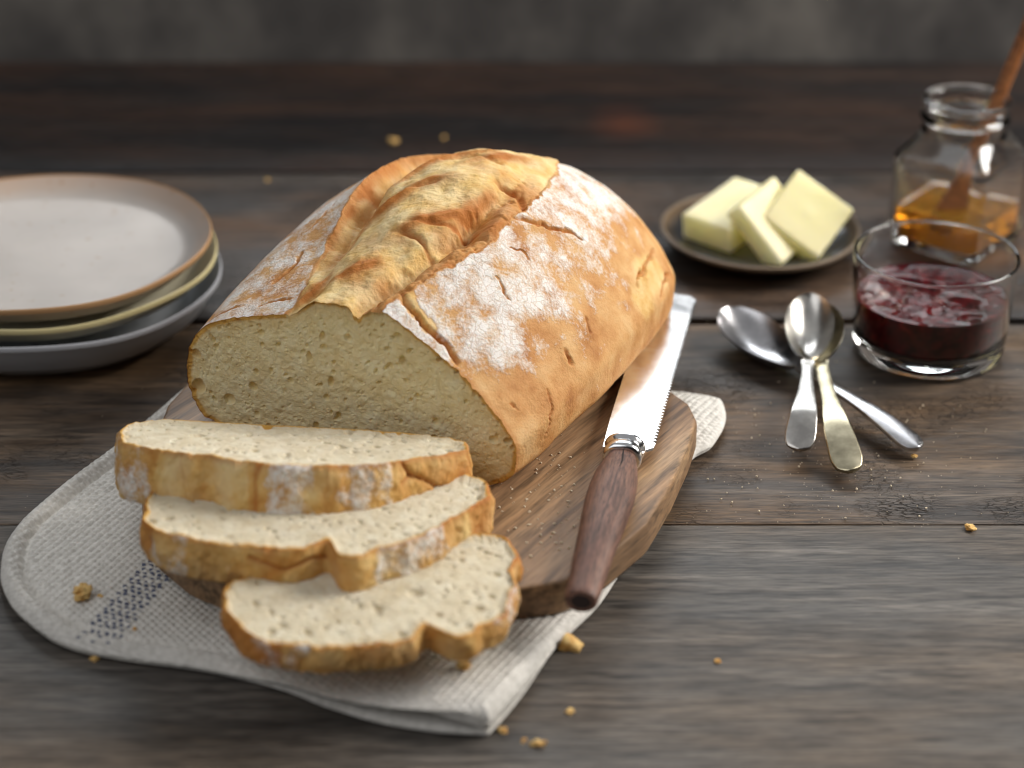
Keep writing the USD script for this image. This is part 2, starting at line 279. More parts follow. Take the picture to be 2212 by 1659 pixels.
# ------------------------------------------------------------------ the table (planks) and the backdrop
table = thing('tabletop', kind='structure')
tag(table, 'dark weathered wooden tabletop of wide boards running across the picture', None)
def plank(y0, y1, mat, seed, dz=0., lo=-.85, hi=1.0, g=(.0012, .0012), bb=.0022):
    xs = np.linspace(lo, hi, 260); k = len(xs); b = .0018
    j0 = (fbm(np.stack([xs * 14, np.full(k, seed), np.zeros(k)], -1), 4, seed) - .5) * .0024
    j1 = (fbm(np.stack([xs * 14, np.full(k, seed + 9.), np.zeros(k)], -1), 4, seed + 5) - .5) * .0024
    a0, a1 = y0 + g[0] + j0 * g[0] / .0012, y1 - g[1] + j1 * g[1] / .0012
    rows = []
    ys = [(a0, -.03), (a0, -b), (a0 + b * .35, -b * .3), (a0 + b, 0), (a1 - bb, 0), (a1 - bb * .35, -b * .35), (a1, -b), (a1, -.03)]
    r = np.stack([np.stack([xs, y, np.full(k, z + dz)], -1) for y, z in ys], 1)
    return loft(r)
EDGE = [-.62, -.312, -.1208, .0687, .2598, .445]
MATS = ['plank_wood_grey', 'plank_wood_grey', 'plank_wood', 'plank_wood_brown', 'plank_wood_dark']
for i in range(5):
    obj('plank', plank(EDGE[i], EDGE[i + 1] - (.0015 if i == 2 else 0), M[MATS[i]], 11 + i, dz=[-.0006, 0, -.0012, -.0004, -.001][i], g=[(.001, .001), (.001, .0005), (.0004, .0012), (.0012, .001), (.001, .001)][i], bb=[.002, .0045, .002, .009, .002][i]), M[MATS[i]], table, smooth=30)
xs, zs = np.linspace(-.9, 1.05, 80), np.linspace(-.03, .17, 14)
X, Z = np.meshgrid(xs, zs, indexing='ij')
Y = .447 + .0012 * fbm(np.stack([X * 8, Z * 8, X * 0], -1), 3, 3)
front = np.stack([X, Y, Z], -1); back = np.stack([X, np.full_like(X, .46), Z], -1)
v = np.vstack([front.reshape(-1, 3), back.reshape(-1, 3)]); nb = len(xs) * len(zs); k = len(zs)
f = [grid_faces(len(xs), k), grid_faces(len(xs), k, flip=True) + nb]
ring = np.r_[np.arange(k), np.arange(1, len(xs)) * k + k - 1, (len(xs) - 1) * k + np.arange(k - 2, -1, -1), np.arange(len(xs) - 2, -1, -1) * k]
a, b = ring[:-1], ring[1:]
f += [np.stack([b, a, a + nb], 1), np.stack([b, a + nb, b + nb], 1)]
tag(obj('backdrop', fix(v, np.vstack(f)), M['backdrop'], smooth=False), 'mottled grey painted board standing behind the table', kind='structure')

# ------------------------------------------------------------------ the loaf
ZB = .022
A0 = np.array([-.12885, -.07683, ZB]); U = np.array([.91293, -.40812, 0.]); AX = np.array([.46947, .88295, 0.]); UP = np.array([0, 0, 1.])
PROF = np.array([(1.2, 0), (0.1, .25), (-.45, 1.1), (-.63, 2.1), (-.4, 3.3), (.15, 4.25), (1.1, 4.95), (2.6, 5.45), (4.3, 5.85), (6.0, 6.25), (7.3, 6.4), (8.6, 6.35), (10, 5.95), (11.8, 4.93), (12.9, 3.9), (13.8, 2.8), (14.3, 1.9), (14.25, 1.0), (13.8, .45), (12.5, 0)]) * .01
TT = np.r_[0, np.cumsum(np.linalg.norm(np.diff(PROF, axis=0), axis=1))]; PER = TT[-1]; TT = TT / PER
PU, PZ = PchipInterpolator(TT, PROF[:, 0]), PchipInterpolator(TT, PROF[:, 1])
LL, U0 = .208, .068
KS = [0, .03, .07, .10, .13, .155, .18, .197, .205, .208]
WS = PchipInterpolator([0, .03, .08, .12, .155, .18, .197, .205, .208], [1, 1.03, 1.045, 1.02, .95, .82, .62, .38, .02])
HS = PchipInterpolator(KS, [1, 1.13, 1.29, 1.345, 1.29, 1.16, .93, .68, .42, .02])
NS, NT = 430, 660
s1 = np.r_[np.linspace(0, .19, NS - 60), np.linspace(.19, LL, 61)[1:]]
t1 = np.linspace(0, 1, NT)
S, T = np.meshgrid(s1, t1, indexing='ij')
NS = len(s1)
def loaf_base(s, t):
    u = U0 + WS(s) * (PU(t) - U0); z = HS(s) * PZ(t)
    return A0 + AX * s[..., None] + U * u[..., None] + UP * z[..., None]
B = loaf_base(S, T)
dS, dT = np.gradient(B, s1, axis=0), np.gradient(B, t1, axis=1)
N = np.cross(dT, dS); N /= np.linalg.norm(N, axis=-1, keepdims=True) + 1e-12
if N[100, NT // 2, 2] < 0: N = -N
b_ = T * PER
Q = np.stack([S, b_, 0 * S], -1)
def pl(pts): return [(s, t * PER) for s, t in pts]
LF = PchipInterpolator([0, .015, .039, .068, .091, .115, .133, .148, .16, .21], np.array([.402, .400, .380, .364, .348, .338, .345, .385, .44, .50]) * PER)
RF = PchipInterpolator([0, .014, .030, .045, .068, .082, .10, .123, .145, .16, .21], np.array([.580, .586, .605, .622, .630, .632, .630, .620, .590, .56, .52]) * PER)
jit = (fbm(np.stack([s1 * 120, s1 * 0, s1 * 0], -1), 2, 21) - .5)[:, None] * .0035
jit2 = (fbm(np.stack([s1 * 70, s1 * 0 + 5, s1 * 0], -1), 2, 31) - .5)[:, None] * .0045
jq = np.stack([S, b_, 0 * S], -1); jl, jr2 = (fbm(jq * 150, 3, 91) - .5) * .0026, (fbm(jq * 260, 3, 92) - .5) * .0036
dl = b_ - (LF(s1)[:, None] + jit); dr = (RF(s1)[:, None] + jit2) - b_
dl = dl + jl * np.exp(-(dl / .004) ** 2); dr = dr + jr2 * np.exp(-(dr / .006) ** 2) + jr2 * np.exp(-((dr - .011) / .004) ** 2)
fade = smoothstep(.172, .150, S)
def P1(xs, ys): return PchipInterpolator(xs, ys)(s1)[:, None]
n_med = fbm(Q * 90, 4, 2) - .5
n_fine = fbm(Q * 420, 3, 5) - .5
D = .0007 * n_med + .00025 * n_fine + .0034 * (fbm(Q * 22, 2, 8) - .5)
El = P1([0, .03, .05, .08, .12, .15, .17, .208], [.0008, .001, .004, .0065, .0065, .004, 0, 0])
Gl = P1([0, .03, .05, .07, .09, .115, .14, .17, .208], [.0036, .0036, .005, .009, .0105, .008, .004, 0, 0])
D += np.where(dl < 0, El * np.exp(np.minimum(dl, 0) / .013), El * np.clip(1 - dl / .0048, 0, 1))
D -= np.where(dl > 0, Gl * np.exp(-((dl - .0068) / .0048) ** 2) * (.75 + .9 * (fbm(Q * 130, 3, 4) - .5)), 0)
Er = P1([0, .02, .05, .07, .1, .13, .16, .208], [.0050, .0058, .0052, .0040, .0018, .0004, 0, 0])
Gr = P1([0, .012, .025, .04, .052, .062, .075, .09, .11, .14, .208], [.0046, .0078, .0075, .006, .009, .0095, .006, .003, .0012, 0, 0])
D += np.where(dr < 0, Er * np.exp(np.minimum(dr, 0) / .012), Er * np.clip(1 - dr / .0095, 0, 1))
D -= np.where(dr > 0, Gr * np.exp(-((dr - .0108) / np.where(dr < .0108, .0050, .0028)) ** 2), 0)
band = smoothstep(-.0003, .0006, dl) * smoothstep(-.0003, .0006, dr) * (fade > .02)
width = np.maximum(dl + dr, 1e-4); xb = np.clip(dl / width, 0, 1)
bulge = P1([0, .02, .06, .10, .14, .17, .208], [.0046, .0044, .0044, .0042, .003, 0, 0])
D += band * bulge * np.sin(np.pi * np.clip(xb * 1.02 - .02, 0, 1)) ** .8
# lobes of the split, each overlapping the next
toast = np.zeros_like(S)
for pts, h, w in (([(.002, .405), (.0067, .412), (.0188, .424), (.0275, .432)], .0026, .007), ([(.030, .402), (.0588, .412), (.0642, .435), (.0738, .459), (.0829, .482), (.0875, .524)], .0036, .010),
                  ([(.040, .49), (.0538, .531), (.0663, .576), (.0834, .586), (.0884, .59)], .0030, .008), ([(.075, .40), (.095, .43), (.112, .47), (.120, .53)], .003, .009), ([(.10, .50), (.118, .54), (.13, .57)], .002, .007),
                  ([(.012, .44), (.022, .475), (.030, .52)], .0014, .006)):
    q, sd, pr = polyd(S + .0015 * n_med, b_ + .003 * (fbm(Q * 110, 3, 9) - .5), pl(pts)); env = np.sin(np.pi * np.clip(pr * .94 + .03, 0, 1)) ** .6
    hump = np.where(sd > 0, np.exp(-q / (w * .22)), np.exp(-q / w))
    if hump[:, ::8][(S[:, ::8] > .01)].size: D += band * h * .8 * env * hump
    toast = np.maximum(toast, band * env * np.exp(-(q / .0032) ** 2) * 1.0)
for pts, h, w in (([(.0467, .501), (.0446, .538), (.0425, .556), (.0379, .585)], .0022, .0012), ([(.062, .600), (.0571, .578), (.0545, .545), (.052, .51)], .0016, .0012), ([(.0938, .575), (.0938, .614), (.0875, .635)], .0025, .0016), ([(.105, .46), (.112, .5), (.11, .55)], .0016, .0013), ([(.07, .43), (.078, .47), (.083, .5)], .0014, .001)):
    q, sd, pr = polyd(S + .004 * n_med, b_ + .003 * n_med, pl(pts)); e = np.exp(-(q / w) ** 2) * np.sin(np.pi * np.clip(pr * .9 + .05, 0, 1)) ** .5
    D -= band * h * e; toast = np.maximum(toast, band * .8 * e)
fib = fbm(np.stack([S * 1000 + 3.0 * n_med, b_ * 150, 0 * S], -1), 4, 14) - .5
D += band * (.00030 * fib + .0017 * n_med + .0004 * n_fine + .0042 * (fbm(np.stack([S * 46 + 30 * b_ * .4, b_ * 70, 0 * S], -1), 3, 47) - .5))
# small pits on the torn right wall and along the left cavity
pit = np.clip(fbm(Q * 330, 3, 44) - .56, 0, 1)
wallR = np.where((dr > -.0005) & (dr < .0105), 1., 0.) * smoothstep(.12, .1, S)
wallL = np.where((dl > -.0005) & (dl < .0062), 1., 0.) * smoothstep(.17, .15, S) * smoothstep(.02, .05, S)
D -= (wallR + .9 * wallL) * pit * .0045 - (wallL + wallR) * .0020 * (fbm(np.stack([S * 90, b_ * 260, 0 * S], -1), 3, 46) - .5)
wx, wy = fbm(Q * 190, 3, 61) - .5, fbm(Q * 190, 3, 62) - .5; cracks = np.zeros_like(S); crack_gold = np.zeros_like(S)
for pts, h, w in (([(.0125, .583), (.0075, .612), (.0056, .635), (.0052, .659), (.0046, .689), (.0028, .714)], .0032, .0011), ([(.0784, .632), (.085, .659), (.0921, .681), (.1005, .711), (.104, .73)], .0016, .0007),
                  ([(.0296, .838), (.0275, .863), (.0233, .878), (.019, .90)], .0010, .00040), ([(.0735, .808), (.0717, .819), (.0705, .829)], .0010, .0005), ([(.0513, .82), (.0504, .838)], .0016, .0007),
                  ([(.122, .828), (.1276, .823), (.1471, .811), (.1605, .804)], .0022, .001), ([(.046, .672), (.0435, .692), (.0434, .709)], .0007, .0004), ([(.062, .66), (.066, .675), (.067, .69)], .0007, .0004),
                  ([(.138, .872), (.15, .855), (.163, .85)], .0016, .0007), ([(.008, .815), (.0105, .822), (.0105, .83)], .0006, .0004),
                  ([(.022, .322), (.035, .338), (.043, .328)], .0011, .0008), ([(.006, .335), (.010, .36), (.009, .385)], .0008, .0005), ([(.002, .24), (.006, .262), (.008, .29)], .0009, .0006), ([(.058, .30), (.068, .31), (.08, .308)], .0008, .0005)):
    q, sd, pr = polyd(S + .004 * wx + .0012 * n_fine, b_ + .004 * wy, pl(pts)); e = np.exp(-(q / w) ** 2) * np.sin(np.pi * np.clip(pr * .9 + .05, 0, 1)) ** .4
    D -= h * e; cracks = np.maximum(cracks, e)
    D += .0004 * np.exp(-(q / .003) ** 2) * (1 - e)
gold = np.maximum(smoothstep(.010, .004, polyd(S + .006 * n_med, b_ + .01 * n_med, pl([(.120, .845), (.136, .825), (.15, .83)]))[0]), smoothstep(.0032, .0016, polyd(S + .005 * n_med + .002 * n_fine, b_ + .004 * wy, pl([(.0125, .588), (.0085, .612), (.0072, .632), (.0066, .645)]))[0]))
edge_s = smoothstep(0, .0035, S)
D = D * smoothstep(0, .012, T * (1 - T) * 1.0 + .004)
V = B + N * D[..., None]
V[..., 2] = np.maximum(V[..., 2], ZB + .0004 * (1 + n_fine))
ragged = (fbm(np.stack([b_[0] * 420, b_[0] * 0, b_[0] * 0], -1), 3, 77) - .5) * .0016
V[0] += AX * ragged[:, None]
# bottom rows close the tube
nb_ = 26
w_ = np.linspace(0, 1, nb_ + 2)[1:-1]
bot = V[:, -1][:, None] * (1 - w_)[None, :, None] + V[:, 0][:, None] * w_[None, :, None]
bot[..., 2] = ZB + .0003
VV = np.concatenate([V, bot], 1); NR = NT + nb_
capc = VV[-1].mean(0)
vv = np.vstack([VV.reshape(-1, 3), capc]); ff = grid_faces(NS, NR, closed=True)
i = np.arange(NR); base = (NS - 1) * NR
ff = np.vstack([ff, np.stack([np.full(NR, len(vv) - 1), base + i, base + (i + 1) % NR], 1)])
nrm = np.cross(vv[ff[:, 1]] - vv[ff[:, 0]], vv[ff[:, 2]] - vv[ff[:, 0]]); cc = vv[ff].mean(1)
mid_row = (S.shape[1] // 2)
if (nrm[NR * 50 + NT // 2] @ UP) < 0: ff = ff[:, ::-1]
flour = np.where(dl < 0, smoothstep(.15, .27, T) * .42 + .16, 0)
fb = PchipInterpolator([0, .022, .039, .086, .112, .14, .178, .21], np.array([.745, .785, .80, .815, .80, .765, .74, .71]))(s1)[:, None]
flour = np.where(dr < 0, .04 + .60 * smoothstep(fb + .06, fb - .09, T) - .05 * smoothstep(.10, .16, S), flour)
far = (fade <= .35)
flour = np.where((S > .158) & (dl > 0) & (dr > 0), .50, flour)
flour = flour + .62 * (fbm(Q * 48, 4, 51) - .5)
flour = np.maximum(flour, .75 * smoothstep(.962, .975, T))
flour = flour * (1 - band) * (1 - cracks) * (1 - gold) * np.where(dr < 0, smoothstep(0, .0014, -dr), np.where(dl < 0, smoothstep(0, .0022, -dl), 1))
bm = np.maximum(band * .97, gold * .75)
tst = np.clip(toast * 1.0 + band * .9 * np.clip(fbm(Q * np.array([60, 90, 1]), 4, 93) - .52, 0, 1) * 2.2 + .85 * cracks + .75 * wallR * smoothstep(.0105, .0065, dr) + .30 * wallL * (.4 + 1.6 * fbm(Q * 120, 3, 49)) + .45 * smoothstep(.0030, .0005, np.abs(dl)) * smoothstep(.02, .05, S) * fade + .30 * smoothstep(.93, .97, T) + .55 * smoothstep(.05, .12, 1 - T) * smoothstep(.12, .05, T) * 0 + .45 * smoothstep(.14, .05, T) + .5 * (1 - edge_s) * (1 - band), 0, 1)
tst = np.clip(tst + np.concatenate([.55 * (fbm(Q * 26, 3, 90) - .5)], 1) * (1 - band) + .25 * smoothstep(.88, .96, T) + .35 * smoothstep(.12, .16, S) * band * fade, 0, 1)
mask = np.zeros((NS, NR, 3)); mask[:, :NT] = np.stack([np.clip(flour, 0, 1), bm, tst], -1); mask[:, NT:] = (.2, 0, .4)
loaf = thing('bread_loaf', 'large cut white loaf with floured crust and a burst golden top on the wooden board', 'bread', (-.02, 0, ZB))
obj('crust', (vv, ff), M['crust'], loaf, smooth=True, mask=np.vstack([mask.reshape(-1, 3), [[.2, 0, .2]]]))

# crumb faces: pores cut into a height field
def pores(seed, w, h, res=.00025, big=130, small=1500):
    r = np.random.default_rng(seed); W, H = int(w / res), int(h / res)
    z = np.zeros((H, W), np.float32)
    for n_, lo, hi, dep in ((small, .00030, .0008, .8), (big, .0007, .0015, 1.4), (big // 4, .0012, .0024, 1.3), (8, .0020, .0034, 1.1)):
        for _ in range(n_):
            x, y = r.uniform(0, W), r.uniform(0, H); a = r.uniform(lo, hi) / res; e = r.uniform(.45, 1.); th = r.normal(.7 * (x / W - .5) * -2, .5) + 1.2
            k = int(a) + 2; x0, x1, y0, y1 = max(0, int(x) - k), min(W, int(x) + k), max(0, int(y) - k), min(H, int(y) + k)
            if x1 <= x0 or y1 <= y0: continue
            yy, xx = np.mgrid[y0:y1, x0:x1]; c, s_ = math.cos(th), math.sin(th)
            q = ((xx - x) * c + (yy - y) * s_) ** 2 + (((yy - y) * c - (xx - x) * s_) / e) ** 2
            d_ = np.sqrt(np.maximum(0, 1 - q / (a * a))) * a * res * dep
            z[y0:y1, x0:x1] = np.maximum(z[y0:y1, x0:x1], d_)
    return z, res
def crumb_depth(field, u, v, seed, amp=.0005):
    z, res = field
    p = map_coordinates(z, [np.clip((v + .004) / res, 0, z.shape[0] - 1), np.clip((u + .012) / res, 0, z.shape[1] - 1)], order=1)
    q = np.stack([u, v, 0 * u], -1)
    return p + amp * (fbm(q * 480, 3, seed) - .5) * 2 + .0012 * (fbm(q * 110, 3, seed + 3) - .5)
def disc(ring, core, nr=130):
    """Points from a core segment out to a closed ring (n, 2), and the fraction r."""
    r = np.linspace(0, 1, nr) ** .85
    return core[None] * (1 - r)[:, None, None] + ring[None] * r[:, None, None], r
ring = VV[0]; ru = (ring - A0) @ U; rz = ring[:, 2] - ZB
wd_ = np.linspace(0, 1, 262)[1:-1]
ru = np.r_[ru[:NT], ru[NT - 1] * (1 - wd_) + ru[0] * wd_]; rz = np.r_[rz[:NT], np.full(260, .0003)]; NC = NT + 260
ring2 = np.stack([ru, rz], -1)
core = np.stack([np.clip(ru, .025, .118), np.clip(np.full_like(rz, .024), 0, 1)], -1)
Pd, rr = disc(ring2, core, 170)
field = pores(3, .17, .08)
NF = np.cross(U, UP); NF = NF if NF @ AX < 0 else -NF
dep = crumb_depth(field, Pd[..., 0], Pd[..., 1], 60) * smoothstep(0, .03, 1 - rr)[:, None]
W3 = A0 + U * Pd[..., :1] + UP * Pd[..., 1:2] - NF * dep[..., None]
W3 += AX * (np.concatenate([ragged, np.zeros(260)])[None, :, None] * (rr[:, None, None] ** 6)) - NF * .0003
dist = np.linalg.norm(Pd - ring2[None], axis=-1)
cm = np.zeros(Pd.shape[:2] + (3,)); en = fbm(np.stack([Pd[..., 0] * 300, Pd[..., 1] * 300, 0 * dist], -1), 3, 70)
crusty = np.r_[smoothstep(.02, .12, np.minimum(np.abs(t1 - .40), np.abs(t1 - .58)) * 2 + (np.abs(t1 - .49) > .09) * .3), np.ones(260)]
cm[..., 0] = np.clip((.95 * smoothstep(.0028, .0008, dist + .0012 * (en - .5)) + .28 * smoothstep(.009, .002, dist)) * (.35 + .65 * crusty[None]), 0, 1)
fc = grid_faces(len(rr), NC, closed=True)
fv = W3.reshape(-1, 3)
if np.cross(fv[fc[5000, 1]] - fv[fc[5000, 0]], fv[fc[5000, 2]] - fv[fc[5000, 0]]) @ NF < 0: fc = fc[:, ::-1]
obj('crumb', (fv, fc), M['crumb'], loaf, smooth=True, mask=cm.reshape(-1, 3))

# ------------------------------------------------------------------ slices
def slice_of_bread(label, O, ud, tilt, wscale, hscale, thick, seed, notch, zones, wide=.149):
    """O: where the profile's lower left corner stands (underside); ud: the flat edge's direction; tilt: how far the rounded edge is raised."""
    ud = np.array([*ud, 0.]); ud /= np.linalg.norm(ud); CAMP_ = np.array([0, -math.cos(PITCH), math.sin(PITCH)])
    vh = np.array([ud[1], -ud[0], 0]); vh = vh if vh[1] < 0 else -vh
    vd = vh * math.cos(tilt) + UP * math.sin(tilt); wd = -vh * math.sin(tilt) + UP * math.cos(tilt)
    # O gives the leftmost point of the upper face; find the profile's origin from it
    um = U0 + (PROF[:, 0].min() - U0) * wscale; O = np.asarray(O, float) - ud * um - vd * .021 * hscale - wd * thick
    n = 460
    t = np.linspace(0, 1, n)
    pu = U0 + (PU(t) - U0) * wscale; pv = PZ(t) * hscale
    c = np.stack([pu, pv], -1); nn = np.stack([-np.gradient(pv), np.gradient(pu)], -1); nn /= np.linalg.norm(nn, axis=1, keepdims=True)
    off = (fbm(np.stack([t * 22, t * 0 + seed, t * 0], -1), 2, seed) - .5) * .0030
    bandm = np.zeros(n)
    for at_, d_, w1, w2, up_ in notch:
        off -= d_ * np.where(t < at_, np.exp(-((t - at_) / w1) ** 2), np.exp(-((t - at_) / w2) ** 2)); off += up_ * np.exp(-((t - at_ - .045) / .03) ** 2)
    for at_, w_, u_ in zones.get('lobe', []): off += u_ * np.exp(-((t - at_) / w_) ** 2)
    c = c + nn * off[:, None]
    nb = 150; w = np.linspace(0, 1, nb + 2)[1:-1, None]
    bt = c[-1] * (1 - w) + c[0] * w; bt[:, 1] += .0012 * (fbm(np.stack([w[:, 0] * 30, w[:, 0] * 0, w[:, 0] * 0], -1), 2, seed) - .5)
    ring = np.vstack([c, bt]); k = len(ring); tt_ = np.r_[t, np.full(nb, 1.2)]
    nr_ = np.vstack([nn, np.tile([0, -1.], (nb, 1))])
    def place(p, z): return np.asarray(O) + ud * p[..., :1] + vd * p[..., 1:2] + wd * z[..., None]
    rows = 26; h = np.linspace(0, 1, rows)
    Hh, Tk = np.meshgrid(h, np.arange(k), indexing='ij')
    tq = tt_[Tk]; q = np.stack([tq * PER, Hh * thick, 0 * Hh + seed], -1)
    slant = thick * .12 * (Hh - .5)
    bl = .0011 * (1 - (2 * Hh - 1) ** 2) + .0024 * (fbm(q * 130, 4, seed + 1) - .5) + .0011 * (fbm(q * 500, 2, seed + 7) - .5)
    bl = bl * np.where(tq > 1, .3, 1) - .0006 * (np.abs(2 * Hh - 1) > .95)
    ck = np.zeros_like(tq)
    for pts, dep_, w_ in zones.get('cracks', []):
        qd, _, pr = polyd(tq * PER + .0015 * (fbm(q * 160, 3, 5) - .5), Hh * thick, [(a * PER, b * thick) for a, b in pts]); e = np.exp(-(qd / w_) ** 2)
        bl -= dep_ * e; ck = np.maximum(ck, e)
    P2 = ring[None] + nr_[None] * (bl - slant * .4)[..., None]
    hz = Hh * thick + (fbm(np.stack([tq * 90, 0 * tq, 0 * tq], -1), 3, seed + 9) - .5) * .0010 * (Hh - .5) * 2
    sag = .0010 * (fbm(np.stack([P2[..., 0] * 25, P2[..., 1] * 25, 0 * Hh], -1), 2, seed) - .5)
    side = place(P2, hz + sag)
    fl = np.zeros_like(tq); bd = np.zeros_like(tq); ts = np.full_like(tq, .22)
    wob = .012 * (fbm(np.stack([Hh * 3, tq * 20, 0 * Hh], -1), 2, 12) - .5) * 2
    for a, b, val in zones.get('flour', []): fl = np.maximum(fl, val * smoothstep(a, a + .012, tq + wob) * smoothstep(b, b - .012, tq + wob))
    for a, b, val in zones.get('band', []): bd = np.maximum(bd, val * smoothstep(a, a + .008, tq + wob) * smoothstep(b, b - .008, tq + wob))
    for a, b, val in zones.get('toast', []): ts = np.maximum(ts, val * smoothstep(a, a + .01, tq + wob) * smoothstep(b, b - .01, tq + wob))
    fl = fl + .45 * (fbm(q * 90, 3, seed + 30) - .5) * (fl > .05); fl *= (1 - bd) * (1 - ck); bd = np.maximum(bd, .42); ts = ts + .9 * (fbm(q * 75, 3, seed + 50) - .5); ts = np.clip(np.maximum(ts, ck) + .55 * smoothstep(.12, .0, 1 - Hh), 0, 1)
    th = thing('bread_slice', label, 'bread slice', tuple(np.asarray(O)), 'slices cut from the loaf')
    obj('crust', fix(side.reshape(-1, 3), np.vstack([grid_faces(rows, k, closed=True)])), M['slice_crust'], th, smooth=True, mask=np.stack([fl, bd, ts], -1).reshape(-1, 3))
    field = pores(seed, .17, .08, big=220)
    parts, masks = [], []
    for top in (True, False):
        rg = P2[-1 if top else 0]
        lo, hi = np.percentile(rg[:, 0], [14, 86]); core = np.stack([np.clip(rg[:, 0], lo, hi), np.full(k, rg[:, 1].max() * .42)], -1)
        Pd, r_ = disc(rg, core, 120 if top else 12)
        if top:
            dp = crumb_depth(field, Pd[..., 0], Pd[..., 1], seed + 40, .00045) * .55 + .0011 * smoothstep(.97, .7, r_)[:, None]
            dp = dp * smoothstep(0, .03, 1 - r_)[:, None]
        else: dp = np.zeros(Pd.shape[:2])
        zt = (hz + sag)[-1 if top else 0][None] * (r_[:, None] ** 3) + (1 - r_[:, None] ** 3) * (thick if top else 0)
        p3 = place(Pd, zt - dp if top else zt)
        fcs = grid_faces(len(r_), k, closed=True); pv_ = p3.reshape(-1, 3)
        if (np.cross(pv_[fcs[800, 1]] - pv_[fcs[800, 0]], pv_[fcs[800, 2]] - pv_[fcs[800, 0]]) @ wd > 0) != top: fcs = fcs[:, ::-1]
        ds = np.linalg.norm(Pd - rg[None], axis=-1); m = np.zeros(Pd.shape[:2] + (3,))
        m[..., 0] = np.clip(.9 * smoothstep(.0015, .0005, ds) + .15 * smoothstep(.006, .002, ds), 0, 1)
        parts.append((pv_, fcs)); masks.append(m.reshape(-1, 3))
    obj('crumb', join(*parts), M['slice_crumb'], th, smooth=True, mask=np.vstack(masks))
# each stands on the one before it: the lowest lies flat, the uppermost leans
slice_of_bread('lowest bread slice of the fan, lying flat with a notch in its front edge', (-.1000, -.2408, .036), (.1024, .0381), math.radians(-1), .735, .90, .0105, 101,
               [(.555, .0066, .030, .022, .004)], dict(flour=[(.2, .34, .35), (.66, .78, .45)], lobe=[(.69, .075, .0075), (.40, .10, .002)], band=[(.42, .60, .6)], toast=[(0, .28, .75), (.28, .6, .45), (.6, 1., .4), (.85, 1, .7)]))
slice_of_bread('middle bread slice of the fan, split at the front into two overlapping lobes', (-.1370, -.1820, .045), (.1277, .0051), math.radians(4), .862, 1.0, .0155, 202,
               [(.535, .0100, .05, .012, .0045)], dict(flour=[(.20, .30, .36), (.33, .42, .40), (.60, .76, .48)], band=[(.30, .53, .6), (.535, .60, .5)], toast=[(0, .22, .6), (.53, .56, .5), (.8, 1, .6)],
               cracks=[([(.40, .75), (.46, .5), (.5, .7), (.53, .6)], .0015, .0008)]))
slice_of_bread('uppermost bread slice of the fan, tilted, its thick floured crust facing front', (-.1522, -.1365, .0515), (.1349, -.0158), math.radians(15), .912, .92, .0220, 303,
               [(.40, .0008, .1, .02, .001)], dict(flour=[(.13, .298, .40), (.495, .585, .56), (.605, .72, .50)], band=[(.30, .475, .95)], toast=[(0, .14, .5), (.345, .36, .6), (.475, .495, .9), (.588, .604, .6), (.72, 1., .42)],
               cracks=[([(.735, .95), (.75, .72), (.775, .62), (.80, .45), (.83, .35), (.835, .05)], .0016, .0009), ([(.80, .45), (.79, .25), (.80, .08)], .0012, .0007), ([(.73, .62), (.75, .72)], .0012, .0008), ([(.87, .9), (.88, .6)], .0012, .0008), ([(.862, .1), (.868, .5)], .001, .0007)]))
# ------------------------------------------------------------------ cutting board
bo = np.array([(.0025, -.2045), (.0191, -.1998), (.0354, -.1835), (.0524, -.1583), (.0632, -.1288), (.0729, -.0959), (.0778, -.074), (.0755, -.0595), (.0666, -.0446), (.045, -.012), (.028, .014), (.012, .036), (-.010, .050), (-.05, .052), (-.085, .042), (-.115, .015), (-.135, -.022), (-.1465, -.060), (-.1489, -.1113), (-.1469, -.1336), (-.1366, -.1690), (-.1217, -.1879), (-.103, -.2006), (-.0686, -.2079), (-.0348, -.2085)])
bp = Polygon(bo).buffer(.012, 16).buffer(-.012, 16)
def resample(poly, n):
    e = poly.exterior; L = e.length; return np.array([e.interpolate(i / n * L).coords[0] for i in range(n)])
rings = []
for inset, z in ((.006, .0062), (.0015, .0070), (0, .0095), (0, ZB - .0022), (.0007, ZB - .0007), (.0022, ZB)):
    r = resample(bp.buffer(-inset), 240)
    k = np.argmin(np.hypot(*(r - np.array([.08, -.07])).T)); r = np.roll(r, -k, 0)
    if Polygon(r).exterior.is_ccw is False: r = r[::-1]; r = np.roll(r, 1, 0)
    rings.append(np.column_stack([r, np.full(240, z)]))
tag(obj('cutting_board', loft(rings), M['board'], smooth=35), 'brown wooden chopping board with clipped corners under the loaf and knife', cat='cutting board')

# ------------------------------------------------------------------ tea towel
tl = np.array([(-.1462, -.0118), (-.1658, -.059), (-.19, -.1099), (-.1975, -.130), (-.1997, -.1459), (-.1973, -.1662), (-.1898, -.1858), (-.178, -.2015), (-.1618, -.2152), (-.14, -.2225), (-.1128, -.2284), (-.0828, -.2400), (-.0621, -.2525), (-.0247, -.2655), (-.0104, -.2668)])
trt = np.array([(.069, -.0135), (.0893, -.0198), (.0931, -.0229), (.0938, -.0337), (.0857, -.0631), (.0782, -.0712), (.060, -.110), (.034, -.1842), (.0159, -.2152), (.0045, -.2430), (-.0055, -.2630), (-.0078, -.2668)])
towel = thing('tea_towel', 'folded pale grey woven tea towel with a blue dashed stripe under the board', 'tea towel', (-.06, -.15, 0))
yl = tl[::-1]; yr = trt[::-1]
XL = PchipInterpolator(yl[:, 1], yl[:, 0]); XR = PchipInterpolator(np.r_[yr[:, 1]], np.r_[yr[:, 0]])
ny, nx = 520, 560
ya = np.linspace(-.2667, -.0136, ny); 
xl_ = XL(np.clip(ya, yl[0, 1], yl[-1, 1])); xr_ = XR(np.clip(ya, yr[0, 1], yr[-1, 1]))
ef = np.linspace(0, 1, nx)
